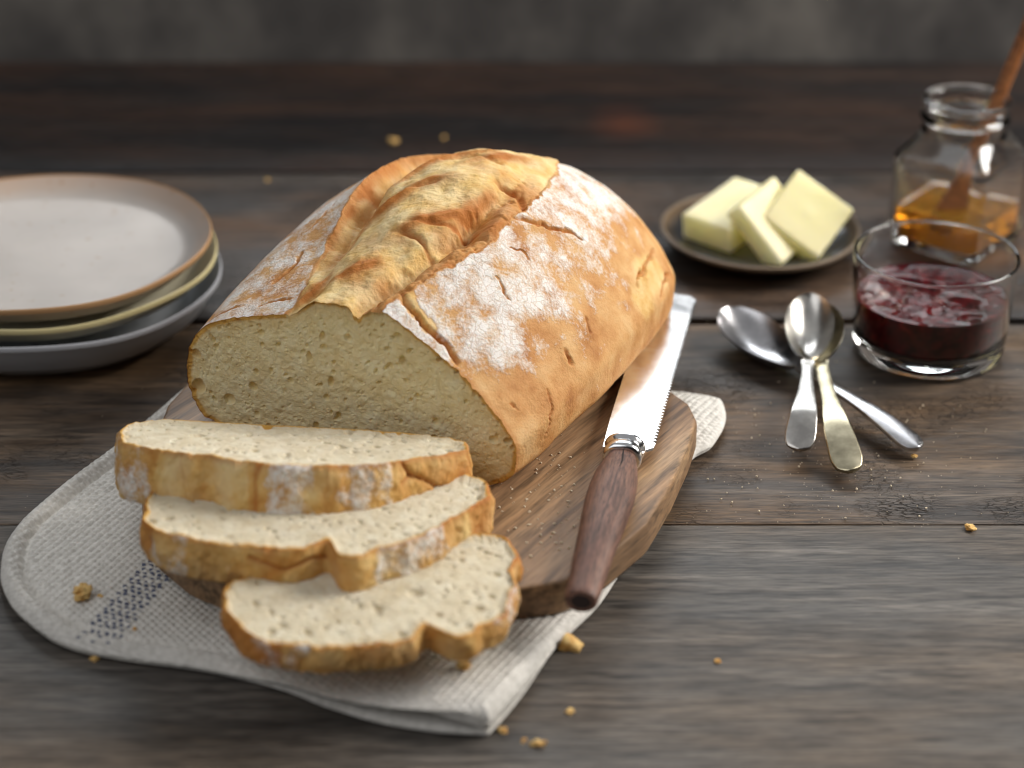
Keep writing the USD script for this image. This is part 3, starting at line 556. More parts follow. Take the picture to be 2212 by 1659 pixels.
X = xl_[:, None] * (1 - ef) + xr_[:, None] * ef; Y = np.repeat(ya[:, None], nx, 1)
outline = np.vstack([np.column_stack([xl_, ya]), np.column_stack([xr_, ya])[::-1]])
from scipy.spatial import cKDTree
dense = np.array([Polygon(outline).exterior.interpolate(d).coords[0] for d in np.linspace(0, Polygon(outline).exterior.length, 4000)])
E_ = cKDTree(dense).query(np.column_stack([X.ravel(), Y.ravel()]))[0].reshape(X.shape)
FA = np.array([.0443, .0921]); FA /= np.linalg.norm(FA); FN = np.array([FA[1], -FA[0]])
Pp = (X + .0104) * FA[0] + (Y + .2668) * FA[1]; Qq = (X + .0104) * FN[0] + (Y + .2668) * FN[1]     # along the fold, and out from it
corner = smoothstep(.10, .0, np.hypot(X + .008, Y + .265))
hemw = smoothstep(-.085, -.14, X) * smoothstep(-.02, -.06, Y * 0 - .1)
tip = smoothstep(.055, .085, X)
Htop = .0053 + .0076 * corner + .0005 * (fbm(np.stack([X * 30, Y * 30, 0 * X], -1), 3, 6) - .5) * 2 + .004 * tip * smoothstep(.0, .02, E_)
hem_r = .0078
Htop += hemw * (.0016 * np.exp(-((E_ - .004) / .0032) ** 2) - .0022 * np.exp(-((E_ - .0092) / .0016) ** 2))
wob = .0006 * (fbm(np.stack([X * 60, Y * 60, 0 * X], -1), 3, 16) - .5)
pa, pb = (Pp + wob) / .0027, (Qq + wob) / .0029
row = np.floor(pb); weave = np.abs(np.sin(np.pi * (pa + .5 * (row % 2)))) ** .7 * np.abs(np.sin(np.pi * pb)) ** .6
weave *= .8 + .5 * noise(np.stack([np.floor(pa + .5 * (row % 2)), row, 0 * row], -1) * 1.37, 5)
round_r = .0042 + .0015 * corner
edge = np.sqrt(np.clip(1 - (1 - np.clip(E_ / round_r, 0, 1)) ** 2, 0, 1))
under_gap = .0090 * smoothstep(-.115, -.02, X) * smoothstep(-.195, -.24, Y) * np.sqrt(np.clip(1 - (1 - np.clip((-Qq - .0015) / .009, 0, 1)) ** 2, 0, 1))
zlow = .0004 + under_gap
zmid = .5 * (Htop + zlow)
knit = .00055 * (np.sin(E_ * 0 + (X * FA[0] + Y * FA[1]) / .0016 * np.pi * 2) * .5 + .5) * hemw * smoothstep(.010, .007, E_)
TOPZ = zmid + (Htop - zmid) * edge + .00095 * (weave - .45) * smoothstep(.0, .004, E_) + knit
BOTZ = zmid - (zmid - zlow) * edge
fluff = (fbm(np.stack([X * 800, Y * 800, 0 * X], -1), 2, 33) - .5) * .0004
top = np.stack([X, Y, TOPZ + fluff], -1).reshape(-1, 3); btm = np.stack([X, Y, BOTZ], -1)[::4, ::4]
ft = grid_faces(ny, nx, flip=True)
if np.cross(top[ft[0, 1]] - top[ft[0, 0]], top[ft[0, 2]] - top[ft[0, 0]])[2] < 0: ft = ft[:, ::-1]
bshape = btm.shape[:2]; bb = btm.reshape(-1, 3); fb_ = grid_faces(*bshape)
if np.cross(bb[fb_[50, 1]] - bb[fb_[50, 0]], bb[fb_[50, 2]] - bb[fb_[50, 0]])[2] > 0: fb_ = fb_[:, ::-1]
obj('top_fold', join((top, ft), (bb, fb_)), M['cloth'], towel, smooth=True)
ol = Polygon(outline).buffer(-.0008); low = [p for p in resample(ol, 300)]
low = np.array(low); fr = smoothstep(-.15, -.03, low[:, 0]) * smoothstep(-.2, -.25, low[:, 1])
rings = [np.column_stack([low * (1 - s_) + low.mean(0) * s_, np.full(300, z)]) for s_, z in ((.02, .0005), (0, .0015), (0, .0026), (.015, .0036))]
obj('under_fold', loft(rings), M['cloth'], towel, smooth=40)
dashes = []
HZ = lambda x, y: float(TOPZ.ravel()[cKD.query((x, y))[1]])
cKD = cKDTree(np.column_stack([X.ravel(), Y.ravel()]))
s0, s2 = np.array([-.1342, -.1562]), np.array([-.1532, -.2165]); sd = (s2 - s0) / np.linalg.norm(s2 - s0); sn = np.array([-sd[1], sd[0]])
for i in range(25):
    for j in range(5):
        if i > 21 and j in (1, 3): continue
        c = s0 + sd * (i * .0027 + RNG.normal(0, .0001) - .0025) + sn * ((j - 2) * .0030 + (.0013 if i % 2 else 0) + RNG.normal(0, .00012)); h = HZ(*c) + .0002
        d1 = sd * .00055 + sn * .0003; d2 = sn * .0009 - sd * .0002
        q = [c + d1 * a + d2 * b for a, b in ((-1, -1), (1, -1), (1, 1), (-1, 1))]
        v = np.array([(*p, h - .0008) for p in q] + [(*(c + (p - c) * .75), h + .00025) for p in q])
        dashes.append(fix(v, np.array([(0, 1, 5), (0, 5, 4), (1, 2, 6), (1, 6, 5), (2, 3, 7), (2, 7, 6), (3, 0, 4), (3, 4, 7), (4, 5, 6), (4, 6, 7), (0, 2, 1), (0, 3, 2)])))
obj('woven_stripe', join(*dashes), M['stripe'], towel, smooth=False)

# ------------------------------------------------------------------ bread knife
kd = np.array([.0811 - .0533, .0424 + .1163, 0]); heel = np.array([.0455, -.1120, 0]); tipm = np.array([.0745, .0424, 0])
kax = tipm - heel; KL = np.linalg.norm(kax); kax /= KL; kn = np.array([kax[1], -kax[0], 0])      # kn points to the toothed edge
knife = thing('bread_knife', 'bread knife with toothed steel blade and brown wooden handle on the board', 'knife', (.045, -.112, ZB))
def kpt(a, w, z): return heel + kax * a + kn * w + UP * z
teeth = []
a_ = .006
while a_ < KL - .006:
    p_ = .0027; teeth += [(a_, .0116), (a_ + p_ * .42, .0103), (a_ + p_ * .58, .0103), (a_ + p_ * .97, .0116)]; a_ += p_
outl = [(-.004, -.0085), (.02, -.0092), (KL - .02, -.0100), (KL - .004, -.0094), (KL, -.0060), (KL + .0004, .0085), (KL - .003, .0112)] + teeth[::-1] + [(.002, .0112), (-.001, .0085), (-.004, .0078)]
pg = Polygon(outl).buffer(0)
bl = trimesh.creation.extrude_polygon(pg, .0011, engine='earcut')
zk = lambda a: .0295 - .0052 * np.clip(a / KL, 0, 1)
v = np.array(bl.vertices); roll = -.09
vv_ = np.array([kpt(a, w, zk(a) + z + w * roll) for a, w, z in v])
obj('blade', fix(vv_, np.array(bl.faces)), M['blade'], knife, smooth=20)
def kring(a, rw, rz, n=40, e=2.3, dz=0.):
    th = np.arange(n) * 2 * np.pi / n; c, s_ = np.cos(th), np.sin(th)
    w = np.sign(c) * np.abs(c) ** (2 / e) * rw; z = np.sign(s_) * np.abs(s_) ** (2 / e) * rz
    return np.array([kpt(a, x, .0297 + y + dz) for x, y in zip(w, z)])
obj('ferrule', loft([kring(a, r, r * .86) for a, r in ((.0005, .0055), (.0002, .0076), (-.0012, .0084), (-.0026, .0080), (-.0034, .0070), (-.0042, .0070), (-.0052, .0077), (-.0078, .0080), (-.0096, .0077), (-.0102, .0066), (-.0104, .005))]), M['ferrule'], knife, smooth=50)
hp = [(-.0098, .0058, 0), (-.013, .0064, 0), (-.020, .0078, 0), (-.030, .0090, 0), (-.042, .0094, 0), (-.056, .0088, 0), (-.072, .0079, 0), (-.088, .0071, -.0002), (-.100, .0066, -.0006), (-.108, .0063, -.001), (-.1120, .0060, -.0012), (-.1132, .0054, -.0013)]
ha = PchipInterpolator([-p[0] for p in hp], [p[1] for p in hp]); hz_ = PchipInterpolator([-p[0] for p in hp], [p[2] for p in hp])
obj('handle', loft([kring(-a, float(ha(a)), float(ha(a)) * .78, 48, 2.25, float(hz_(a))) for a in np.r_[np.linspace(.0098, .11, 50), .112, .1127, .1132]]), M['handle'], knife, smooth=50)
# the split in the wood behind the ferrule, and the recess in the butt
cr = []
for a, w, hw in ((.0102, .0006, .0001), (.013, .0010, .00035), (.017, .0013, .00042), (.022, .0018, .0003), (.028, .0016, .0001)):
    z = .0297 + float(ha(a)) * .78 * 1.006
    cr.append([kpt(-a, w - hw, z), kpt(-a, w + hw, z), kpt(-a, w + hw, z - .001), kpt(-a, w - hw, z - .001)])
obj('handle_crack', loft(np.array(cr)), plain('crack_dark', (.012, .006, .005), .9), knife, smooth=False)
obj('butt_recess', loft([kring(-.1131, .0038, .0029, 24, 2.0, -.0013), kring(-.11335, .0036, .0027, 24, 2.0, -.0013)]), plain('butt_dark', (.02, .010, .008), .8), knife, smooth=30)

# ------------------------------------------------------------------ plates
def plate(label, c, z0, R, h, mats, seed, foot=.6, th=.0036, squash=1.):
    def wob(v, th_):
        r = np.hypot(v[..., 0], v[..., 1]) / R
        k = 1 + .006 * np.sin(3 * th_ + seed) + .004 * np.sin(7 * th_ + 2 * seed)
        v[..., 0] *= k; v[..., 1] *= k
        v[..., 2] += np.clip(r - .7, 0, 1) * (.0022 * np.sin(2 * th_ + seed) + .0014 * np.sin(5 * th_ + seed * 2))
        return v
    f_ = foot * R
    pr = [(.0005, .0056), (f_ * .5, .0054), (f_ * .95, .0056), (R * .81, .0064), (R * .87, h * .42), (R * .93, h * .68), (R * .98, h * .955), (R * .995, h), (R, h - .0008), (R * .995, h - .002), (R * .955, h * .70), (R * .90, h * .36), (R * .80, .0020), (f_ + .002, .0012), (f_, 0), (f_ - .004, 0), (f_ - .006, .0012), (.0005, .0012)]
    v, f = closed_lathe(pr, 128, wob)
    rad = np.hypot(v[:, 0], v[:, 1]) / R
    m = np.zeros((len(v), 3)); m[:, 0] = np.clip(.42 * smoothstep(.86, .97, rad), 0, 1)
    p = thing('plate', label, 'plate', (*c, z0), 'plates in the stack')
    o = np.array([*c, z0])
    obj('dish', (v + o, f), M[mats[0]], p, smooth=True, mask=m)
    rp = [(R * .9885, h * .985), (R * .9935, h + .0004), (R * .9985, h + .0002), (R * 1.0015, h - .0008), (R * .9985, h - .0022), (R * .990, h - .0012)]
    v, f = closed_lathe(rp, 128, wob); obj('rim', (v + o, f), M[mats[1]], p, smooth=60)
pc = np.array([-.2240, .0725])
plate('speckled off-white plate with brown rim, uppermost of the stack', pc, .0258, .0808, .0150, ('glaze_speckled', 'brown_rim'), 1.3)
plate('cream glazed plate in the middle of the stack', pc + (.0010, -.001), .0175, .0822, .0148, ('glaze_cream', 'cream_rim'), 2.1)
plate('blue-grey plate with a raised lip at the bottom of the stack', pc + (.0015, -.0015), 0., .0838, .0232, ('glaze_grey', 'grey_rim'), 4.4)

# ------------------------------------------------------------------ butter dish and butter
CAMP = np.array([0, -math.cos(PITCH), math.sin(PITCH)]); FW = np.array([0, math.cos(PITCH), -math.sin(PITCH)]); RT = np.array([1., 0, 0]); UPC = np.cross(RT, FW)
def at(x, y, z=0.):
    d = FW * 4764 + RT * (x - 1106) + UPC * (829.5 - y); return CAMP + d * ((z - CAMP[2]) / d[2])
bc = at(1642, 492, .0125)[:2]
bd_ = thing('butter_dish', 'small dark glazed dish with brown rim holding three butter slabs', 'dish', (*bc, 0))
R = .0505
def wob0(v, th_): v[..., 2] += np.clip(np.hypot(v[..., 0], v[..., 1]) / R - .6, 0, 1) * .0012 * np.sin(2 * th_ + 1); return v
v, f = closed_lathe([(.0005, .0034), (.022, .0034), (.034, .0046), (.043, .0080), (.0485, .0116), (R - .0006, .0131), (R, .0126), (R - .0004, .0114), (.045, .0072), (.036, .0028), (.027, .0006), (.026, 0), (.022, 0), (.021, .0008), (.0005, .0008)], 96, wob0)
m = np.zeros((len(v), 3)); m[:, 0] = .8 * smoothstep(.88, .99, np.hypot(v[:, 0], v[:, 1]) / R)
o = np.array([*bc, 0]); obj('dish', (v + o, f), M['glaze_dark'], bd_, smooth=True, mask=m)
v, f = closed_lathe([(R - .0016, .0128), (R - .0006, .0135), (R + .0004, .0130), (R + .0001, .0114), (R - .0009, .0118)], 96, wob0); obj('rim', (v + o, f), M['dish_rim'], bd_, smooth=60)
def slab(label, corner, e1, e2, thick, a, seed):
    """A cut slab: corner of its large face, the face's two edge directions (world), thickness behind it."""
    e1, e2 = np.array(e1, float), np.array(e2, float); e1 /= np.linalg.norm(e1); e2 -= e1 * (e2 @ e1); e2 /= np.linalg.norm(e2); n_ = np.cross(e1, e2)
    m_ = block(a[0], a[1], thick, .0016, 5).refine_to_length(.0022).to_mesh(); v = np.array(m_.vert_properties[:, :3], float)
    v += (.0009 * (fbm(v * 90 + seed, 3, seed) - .5) + .0003 * (fbm(v * 400 + seed, 2, seed) - .5))[:, None] * v / (np.linalg.norm(v, axis=1, keepdims=True) + 1e-9)
    c = np.asarray(corner, float) + e1 * a[0] / 2 + e2 * a[1] / 2 + n_ * -thick / 2
    w = c + v[:, :1] * e1 + v[:, 1:2] * e2 + v[:, 2:3] * n_
    tag(obj('butter_slab', (w, m_.tri_verts), M['butter'], smooth=60), label, cat='butter', group='butter slabs on the dark dish')
    return w
cam_dir = lambda x, y, d: RT * x + UPC * y + FW * d
PXS = .000232
p0 = at(1770, 558, .0075)
slab('largest butter slab, leaning with its square face to the front', p0, cam_dir(85, 110, 56), cam_dir(-120, 90, 5), .0120, (.0350, .0352), 3)
p1 = at(1692, 570, .0070)
slab('middle butter slab leaning on edge between the other two', p1 + FW * .002, cam_dir(100, 83, 100), cam_dir(-100, 130, -8), .0115, (.034, .0365), 5)
q0 = at(1470, 462, .0205); q1 = at(1585, 500, .0205); q2 = at(1556, 372, .0275)
slab('flattest butter slab, lying tilted on the edge of the dish nearest the loaf', q0, q1 - q0, q2 - q0, .0145, (.0310, np.linalg.norm(q2 - q0)), 7)

# ------------------------------------------------------------------ jam glass
gc = np.array([.1945, .0365]); o = np.array([*gc, 0])
jg = thing('jam_glass', 'low clear glass tumbler half full of dark red jam', 'glass', (*gc, 0))
ro, rb, gh = .0378, .0345, .0485
def gr(z): return rb + (ro - rb) * (z / gh) ** .8
outer = [(.0005, .0004), (.026, .0), (.0315, .0), (.0338, .0009), (gr(.003), .003)] + [(gr(z), z) for z in np.linspace(.006, gh - .001, 10)]
inner = [(gr(z) - .0017, z) for z in np.linspace(gh - .0012, .012, 10)] + [(gr(.009) - .0030, .0085), (.0290, .0066), (.022, .0060), (.0005, .0060)]
v, f = closed_lathe(outer + [(ro + .0001, gh - .0006), (ro + .0000, gh - .0001), (ro - .0004, gh + .0004), (ro - .0009, gh + .0006), (ro - .0014, gh + .0004), (ro - .0018, gh - .0001), (ro - .0019, gh - .0006)] + inner, 128)
obj('tumbler', (v + o, f), M['glass'], jg, smooth=50)
jl = .0272
jr = [(.0005, .00605)] + [(.022, .00605), (.0289, .0067), (gr(.009) - .00305, .0086)] + [(gr(z) - .00172, z) for z in np.linspace(.012, jl + .0010, 8)]
sv = lathe(jr, 160); n0 = len(jr)
rr_ = np.linspace(.995, .02, 70); Rj = gr(jl) - .00172; th = np.arange(160) * 2 * np.pi / 160
tx, ty = Rj * rr_[:, None] * np.cos(th), Rj * rr_[:, None] * np.sin(th)
jn = np.stack([tx, ty, 0 * tx], -1)
tz = jl + .0009 * np.exp(-(1 - rr_[:, None]) / .03) + (.0022 * np.clip(fbm(jn * 75, 2, 18) - .54, 0, 1) - .0009 * smoothstep(.41, .32, fbm(jn * 120, 2, 28)) + .00008 * (fbm(jn * 420, 2, 8) - .5)) * smoothstep(1., .9, rr_[:, None])
q, _, pr = polyd(tx, ty, [(-.012, .016), (.002, .009), (.006, -.002), (.018, -.008)]); tz -= .0022 * np.exp(-(q / .0035) ** 2) * smoothstep(1, .9, rr_[:, None])
allv = np.concatenate([sv, np.stack([tx, ty, tz], -1)], 0); K = len(allv)
v = allv.reshape(-1, 3); f = grid_faces(K, 160, closed=True)
a = np.arange(160); b = (a + 1) % 160; cidx = len(v); v = np.vstack([v, [0, 0, jl]]); f = np.vstack([f, np.stack([(K - 1) * 160 + a, (K - 1) * 160 + b, np.full(160, cidx)], 1)])
v, f = fix(v, f); obj('jam', (v + o, f), M['jam'], jg, smooth=True)

# ------------------------------------------------------------------ honey jar and the wooden spatula in it
jc = np.array([.2285, .1612]); ja = math.radians(52.5); o = np.array([*jc, 0])
hj = thing('honey_jar', 'square-sided open glass jar with a little amber honey in it', 'jar', (*jc, 0))
nth = 120; th = np.arange(nth) * 2 * np.pi / nth
def sq(half, cr):
    p = Polygon([(-half, -half), (half, -half), (half, half), (-half, half)]).buffer(-cr).buffer(cr, 16)
    from shapely.geometry import LineString
    out = []
    for t_ in th:
        x = p.exterior.intersection(LineString([(0, 0), (math.cos(t_) * .2, math.sin(t_) * .2)])); out.append((x.x, x.y))
    return np.array(out)
def circ(r): return np.column_stack([np.cos(th), np.sin(th)]) * r
def jr_(sh, z):
    c, s_ = math.cos(ja), math.sin(ja); return np.column_stack([jc[0] + sh[:, 0] * c - sh[:, 1] * s_, jc[1] + sh[:, 0] * s_ + sh[:, 1] * c, np.full(nth, z)])
A = .0265
SH = .050
outr = [jr_(sq(A - .004, .006), 0), jr_(sq(A - .0012, .007), .0008), jr_(sq(A, .006), .003), jr_(sq(A, .005), SH - .002), jr_(sq(A - .0006, .0045), SH)]
for k_ in np.linspace(.12, 1, 8): outr.append(jr_(sq(A - .0006, .0045) * (1 - k_) + circ(.0212) * k_, SH + .0115 * k_))
NZ = SH + .0115
for r_, dz in ((.0208, .002), (.0208, .005), (.0222, .0060), (.0228, .0070), (.0222, .0080), (.0210, .009), (.0210, .0130), (.0219, .0140), (.0223, .0152), (.0219, .0164), (.0208, .0168)): outr.append(jr_(circ(r_), NZ + dz))
inr = []
for r_, dz in ((.0196, .0166), (.0190, .0155), (.0187, .010), (.0187, .002)): inr.append(jr_(circ(r_), NZ + dz))
for k_ in np.linspace(1, 0, 8): inr.append(jr_(sq(A - .0032, .0045) * (1 - k_) + circ(.0187) * k_, SH - .0018 + .0115 * k_))
inr += [jr_(sq(A - .0026, .0045), SH - .006), jr_(sq(A - .0026, .0045), .0075), jr_(sq(A - .0042, .0055), .0052), jr_(sq(A - .009, .008), .0045)]
obj('jar_glass', loft(outr + inr), M['glass'], hj, smooth=35)
hl = .0205
obj('honey', loft([jr_(sq(A - .0091, .008), .0046), jr_(sq(A - .0043, .0055), .0053), jr_(sq(A - .00265, .0045), .0076), jr_(sq(A - .00265, .0045), hl + .0008), jr_(sq(A - .0036, .0045), hl), jr_(sq(A - .008, .006), hl - .0002)]), M['honey'], hj, smooth=35)
bot = np.array([jc[0] - .006, jc[1] - .006, .0095]); topp = np.array([jc[0] + .0172, jc[1] + .004, NZ + .0166]); d_ = (topp - bot) / np.linalg.norm(topp - bot); endp = bot + d_ * .175
fl = np.cross(d_, [.25, -.93, .25]); fl /= np.linalg.norm(fl); tn = np.cross(d_, fl)
rings = []
for a, w, t_ in ((0, .0040, .0008), (.0012, .0074, .0016), (.006, .0084, .0018), (.014, .0080, .0020), (.022, .0064, .0022), (.030, .0045, .0026), (.038, .0036, .0029), (.06, .0034, .003), (.175, .0033, .003), (.1765, .0024, .002)):
    c = bot + d_ * a; th2 = np.arange(28) * 2 * np.pi / 28
    rings.append(c + (np.sign(np.cos(th2)) * np.abs(np.cos(th2)) ** .8 * w)[:, None] * fl + (np.sign(np.sin(th2)) * np.abs(np.sin(th2)) ** .8 * t_)[:, None] * tn)
tag(obj('wooden_spatula', loft(rings), M['stick'], smooth=50), 'slim reddish wooden spatula standing in the honey jar', cat='spatula')

# ------------------------------------------------------------------ teaspoons
def spoon(label, pts, side, bowl, mats, seed, bw=.0150, depth=.0065, hw=(.0026, .0032, .0062), tipw=.0058, roll=0.):
    """pts: bowl tip, neck, middle of handle, end (world, along the axis); bowl: length of the bowl as a share of arc length."""
    pts = np.array(pts, float); L = np.r_[0, np.cumsum(np.linalg.norm(np.diff(pts, axis=0), axis=1))]; tot = L[-1]
    cx = PchipInterpolator(L, pts); d = np.linspace(0, tot, 150); c = cx(d)
    tg = np.gradient(c, axis=0); tg /= np.linalg.norm(tg, axis=1, keepdims=True)
    sv = np.cross(tg, UP); sv /= np.linalg.norm(sv, axis=1, keepdims=True); nv = np.cross(sv, tg)
    if roll: sv, nv = sv * math.cos(roll) + nv * math.sin(roll), nv * math.cos(roll) - sv * math.sin(roll)
    bl = L[1]; x = d / bl
    wb = bw * np.clip(np.sin(np.pi * np.clip(x, 0, 1) ** .82), 0, 1) ** .62 * (1 - .12 * np.clip(x, 0, 1))
    hx = np.clip((d - bl) / (tot - bl), 0, 1)
    wh = PchipInterpolator([0, .12, .35, .7, .9, .97, 1], [hw[0] * 1.25, hw[0], hw[1] * .95, hw[2] * .86, hw[2], hw[2] * .78, hw[2] * .12])(hx)
    k_ = smoothstep(.9, 1.05, x); w = np.maximum(wb * (1 - k_), wh * smoothstep(.93, 1.02, x)); w = np.maximum(w, .0004)
    dp = depth * np.clip(np.sin(np.pi * np.clip(x, 0, 1) ** .95), 0, 1) ** .8 * (x < 1)
    v_ = np.linspace(-1, 1, 25)
    hand = smoothstep(.98, 1.15, x)
    def surf(o_): 
        zc = -dp[:, None] * (1 - v_ ** 2)[None] ** 1.0 + (hand * .0006)[:, None] * (1 - v_ ** 2)[None] + o_
        return c[:, None] + sv[:, None] * (w[:, None] * v_[None])[..., None] + nv[:, None] * zc[..., None]
    tk = .0011 + .0009 * hand[:, None] * (1 - .5 * v_ ** 2)[None]
    T_, B_ = surf(0.), surf(0.) - nv[:, None] * tk[..., None]
    n_, m_ = T_.shape[:2]; v = np.vstack([T_.reshape(-1, 3), B_.reshape(-1, 3)]); nb = n_ * m_
    f = [grid_faces(n_, m_), grid_faces(n_, m_, flip=True) + nb]
    ring = np.r_[np.arange(m_), np.arange(1, n_) * m_ + m_ - 1, (n_ - 1) * m_ + np.arange(m_ - 2, -1, -1), np.arange(n_ - 2, -1, -1) * m_]
    a, b = ring[:-1], ring[1:]; f += [np.stack([b, a, a + nb], 1), np.stack([b, a + nb, b + nb], 1)]
    F = np.vstack(f); ff0 = grid_faces(n_, m_)[40 * 24]
    if np.cross(v[ff0[1]] - v[ff0[0]], v[ff0[2]] - v[ff0[0]]) @ nv[40] < 0: F = F[:, ::-1]
    cen = v[F].mean(1); split = (np.searchsorted(L[:2], 0) , )
    # bowl and handle as two parts, cut at the neck
    rowi = np.r_[np.repeat(np.arange(n_), m_), np.repeat(np.arange(n_), m_)]; cut = int(np.searchsorted(x, 1.0))
    t_ = thing('teaspoon', label, 'spoon', tuple(pts[1]), 'teaspoons on the table')
    isb = (rowi[F] <= cut).all(1)
    for nm, sel, mt in (('bowl', isb, mats[0]), ('handle', ~isb, mats[1])):
        ids = np.unique(F[sel]); rem = np.full(len(v), -1); rem[ids] = np.arange(len(ids))
        obj(nm, (v[ids], rem[F[sel]]), M[mt], t_, smooth=50)
def P3(x, y, z): return at(x, y, z)
spoon('dark steel teaspoon lying undermost, handle pointing to the right', [P3(1572, 662, .0125), P3(1728, 792, .0075), P3(1860, 870, .0085), P3(1985, 968, .0045)], 1, .4, ('steel', 'steel'), 1, bw=.0150, depth=.0080, hw=(.0024, .0030, .0058))
spoon('teaspoon with yellowed worn handle, its bowl nested under another', [P3(1772, 652, .0215), P3(1772, 778, .0125), P3(1800, 890, .0130), P3(1838, 1018, .0045)], 1, .4, ('brass', 'brass'), 2, bw=.0122, depth=.0075, hw=(.0030, .0034, .0068), roll=-.10)
spoon('bright silver teaspoon lying topmost, with a short broad handle', [P3(1752, 632, .0265), P3(1745, 778, .0155), P3(1738, 880, .0150), P3(1724, 972, .0055)], 1, .4, ('silver', 'silver'), 3, bw=.0118, depth=.0075, hw=(.0026, .0034, .0066))

# ------------------------------------------------------------------ crumbs
def lump(c, r, seed, flat=.6):
    s_ = trimesh.creation.icosphere(subdivisions=3, radius=1.0); v = np.array(s_.vertices)
    r = r * .85; v *= (1 + 1.5 * (fbm(v * 1.5 + seed * 3.1, 2, seed) - .5) + .6 * (noise(v * 4.5 + seed, seed) - .5))[:, None]; v *= np.array([r, r * (.7 + .3 * ((seed * 37) % 10) / 10), r * flat])
    a = seed * 1.7; v[:, :2] = v[:, :2] @ np.array([[math.cos(a), -math.sin(a)], [math.sin(a), math.cos(a)]])
    v[:, 2] -= v[:, 2].min(); return v + np.asarray(c), np.array(s_.faces)
def towel_z(p): return float(TOPZ.ravel()[cKD.query(p[:2])[1]]) - .0003
BIG = [((178, 1287), .0042, 'largest golden crust crumb lying on the towel left of the slices', 1), ((215, 1282), .0012, 'tiny crumb just right of the biggest crumb on the towel', 1), ((1010, 1392), .0030, 'pale crumb on the towel below the lowest slice', 1),
       ((1003, 1470), .0030, 'orange crumb near the folded front corner of the towel', 1), ((1030, 1432), .0010, 'speck of crumb between the two larger crumbs on the front fold', 1), ((290, 1352), .0011, 'small crumb beside the blue stripe on the towel', 1),
       ((205, 1423), .0017, 'yellow crumb on the table below the left towel edge', 0), ((258, 1416), .0011, 'small crumb on the table touching the lower left towel edge', 0), ((1086, 1577), .0017, 'amber crumb on the table beside the towel fold', 0),
       ((1131, 1598), .0013, 'small crumb left of the bigger pale crumb at the front', 0), ((1163, 1607), .0025, 'pale rounded crumb at the front edge of the picture', 0), ((1232, 1535), .0017, 'flat crumb on the table between towel and front edge', 0),
       ((1550, 1427), .0014, 'lone crumb on the bare table in the right foreground', 0), ((2096, 1141), .0028, 'brown splinter of crust on the table at far right', 0), ((1975, 984), .0014, 'brown crumb by the tip of the dark spoon handle', 0),
       ((850, 305), .0030, 'amber crumb on the dark rear plank behind the loaf', 0), ((578, 388), .0017, 'small crumb on the table between plates and loaf', 0), ((959, 296), .0016, 'grey crumb beside the amber one on the rear plank', 0)]
for k_, ((x, y), r, lab, on) in enumerate(BIG):
    p = at(x, y, .007 if on else .0005)
    if on: p[2] = towel_z(p)
    else: p[2] = -.0008
    tag(obj('bread_crumb', lump(p, r, k_ + 3, .62), M['crumbs'], smooth=60), lab, cat='crumb', group='crumbs around the loaf')
# the curled flake of crust at the towel's corner
fa, fb2 = at(1222, 1392, .001), at(1256, 1398, .001); ft_ = at(1238, 1362, .006)
u_, w_ = np.meshgrid(np.linspace(-1, 1, 22), np.linspace(0, 1, 14), indexing='ij')
c = fa[None, None] * (1 - w_[..., None]) + fb2[None, None] * w_[..., None]
cv = c + np.stack([.0030 * u_ * (1 - .7 * w_), .0030 * np.sin(u_ * 1.4) * (1 - .3 * w_), .0050 * np.cos(u_ * 1.45) * (1 - .75 * w_) ** 1.3], -1) + .0006 * (fbm(np.stack([u_ * 3, w_ * 4, 0 * u_], -1), 3, 3) - .5)[..., None]
inn = cv - np.stack([0 * u_, 0 * u_, .0012 + 0 * u_], -1)
sh = 22 * 14; v = np.vstack([cv.reshape(-1, 3), inn.reshape(-1, 3)]); v[:, 2] = np.maximum(v[:, 2], -.0008)
f = [grid_faces(22, 14), grid_faces(22, 14, flip=True) + sh]
rg = np.r_[np.arange(14), np.arange(1, 22) * 14 + 13, 21 * 14 + np.arange(12, -1, -1), np.arange(20, -1, -1) * 14]; a, b = rg[:-1], rg[1:]
f += [np.stack([b, a, a + sh], 1), np.stack([b, a + sh, b + sh], 1)]
tag(obj('crust_flake', fix(v, np.vstack(f)), M['crumbs'], smooth=50), 'curled flake of crust on the table under the knife handle end', cat='crust flake')
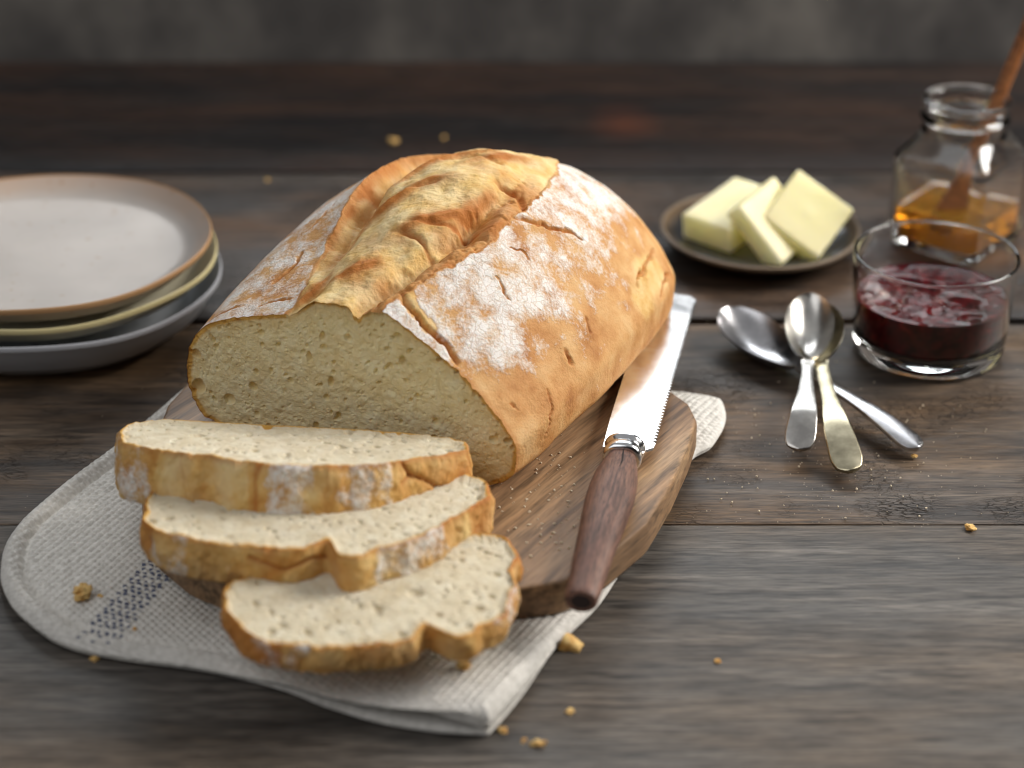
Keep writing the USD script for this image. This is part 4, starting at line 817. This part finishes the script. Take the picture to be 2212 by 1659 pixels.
# specks of flour and crumb too small to pick apart
sp = []
ico = trimesh.creation.icosphere(subdivisions=0); iv, if_ = np.array(ico.vertices), np.array(ico.faces)
for k_ in range(520):
    if k_ < 330: x, y = RNG.normal(1780, 190), RNG.normal(1020, 110)
    else: x, y = RNG.uniform(-100, 2300), RNG.uniform(380, 1650)
    p = at(x, y, 0)
    if bp.buffer(.004).contains(__import__('shapely').geometry.Point(p[:2])) or Polygon(outline).buffer(.003).contains(__import__('shapely').geometry.Point(p[:2])): continue
    r = .00016 + .00042 * RNG.random() ** 4; sp.append((iv * r * (.7 + .5 * RNG.random((12, 1))) + np.array([p[0], p[1], -.0004]), if_))
for k_ in range(70):
    x, y = RNG.normal(820, 260), RNG.normal(1440, 70); p = at(x, y, .006)
    if Polygon(outline).buffer(-.006).contains(__import__('shapely').geometry.Point(p[:2])) and not bp.contains(__import__('shapely').geometry.Point(p[:2])): r = .0002 + .0005 * RNG.random() ** 2; sp.append((iv * r + np.array([p[0], p[1], towel_z(p) + r * .6]), if_))
for k_ in range(150):
    x, y = (RNG.normal(1150, 90), RNG.normal(1130, 90)) if k_ < 80 else (RNG.normal(700, 280), RNG.normal(1400, 90)); p = at(x, y, ZB if k_ < 80 else .006); g_ = __import__('shapely').geometry.Point(p[:2])
    if k_ < 80 and not bp.buffer(-.006).contains(g_): continue
    if k_ >= 80 and (bp.contains(g_) or not Polygon(outline).buffer(-.006).contains(g_)): continue
    r = .0003 + .0007 * RNG.random() ** 2; z_ = ZB if k_ < 80 else towel_z(p); sp.append((iv * r * (.5 + .9 * RNG.random((12, 1))) * np.array([1, .8, .45]) + np.array([p[0], p[1], z_ + r * .35]), if_))
for k_ in range(110):
    x, y = RNG.normal(1190, 110), RNG.normal(1060, 120); p = at(x, y, ZB)
    if bp.buffer(-.004).contains(__import__('shapely').geometry.Point(p[:2])): r = .0002 + .0004 * RNG.random() ** 2; sp.append((iv * r + np.array([p[0], p[1], ZB + r * .5]), if_))
tag(obj('flour_specks', join(*sp), M['dust'], smooth=False), 'fine specks of flour and crumb scattered over table and board', cat='crumbs', kind='stuff')
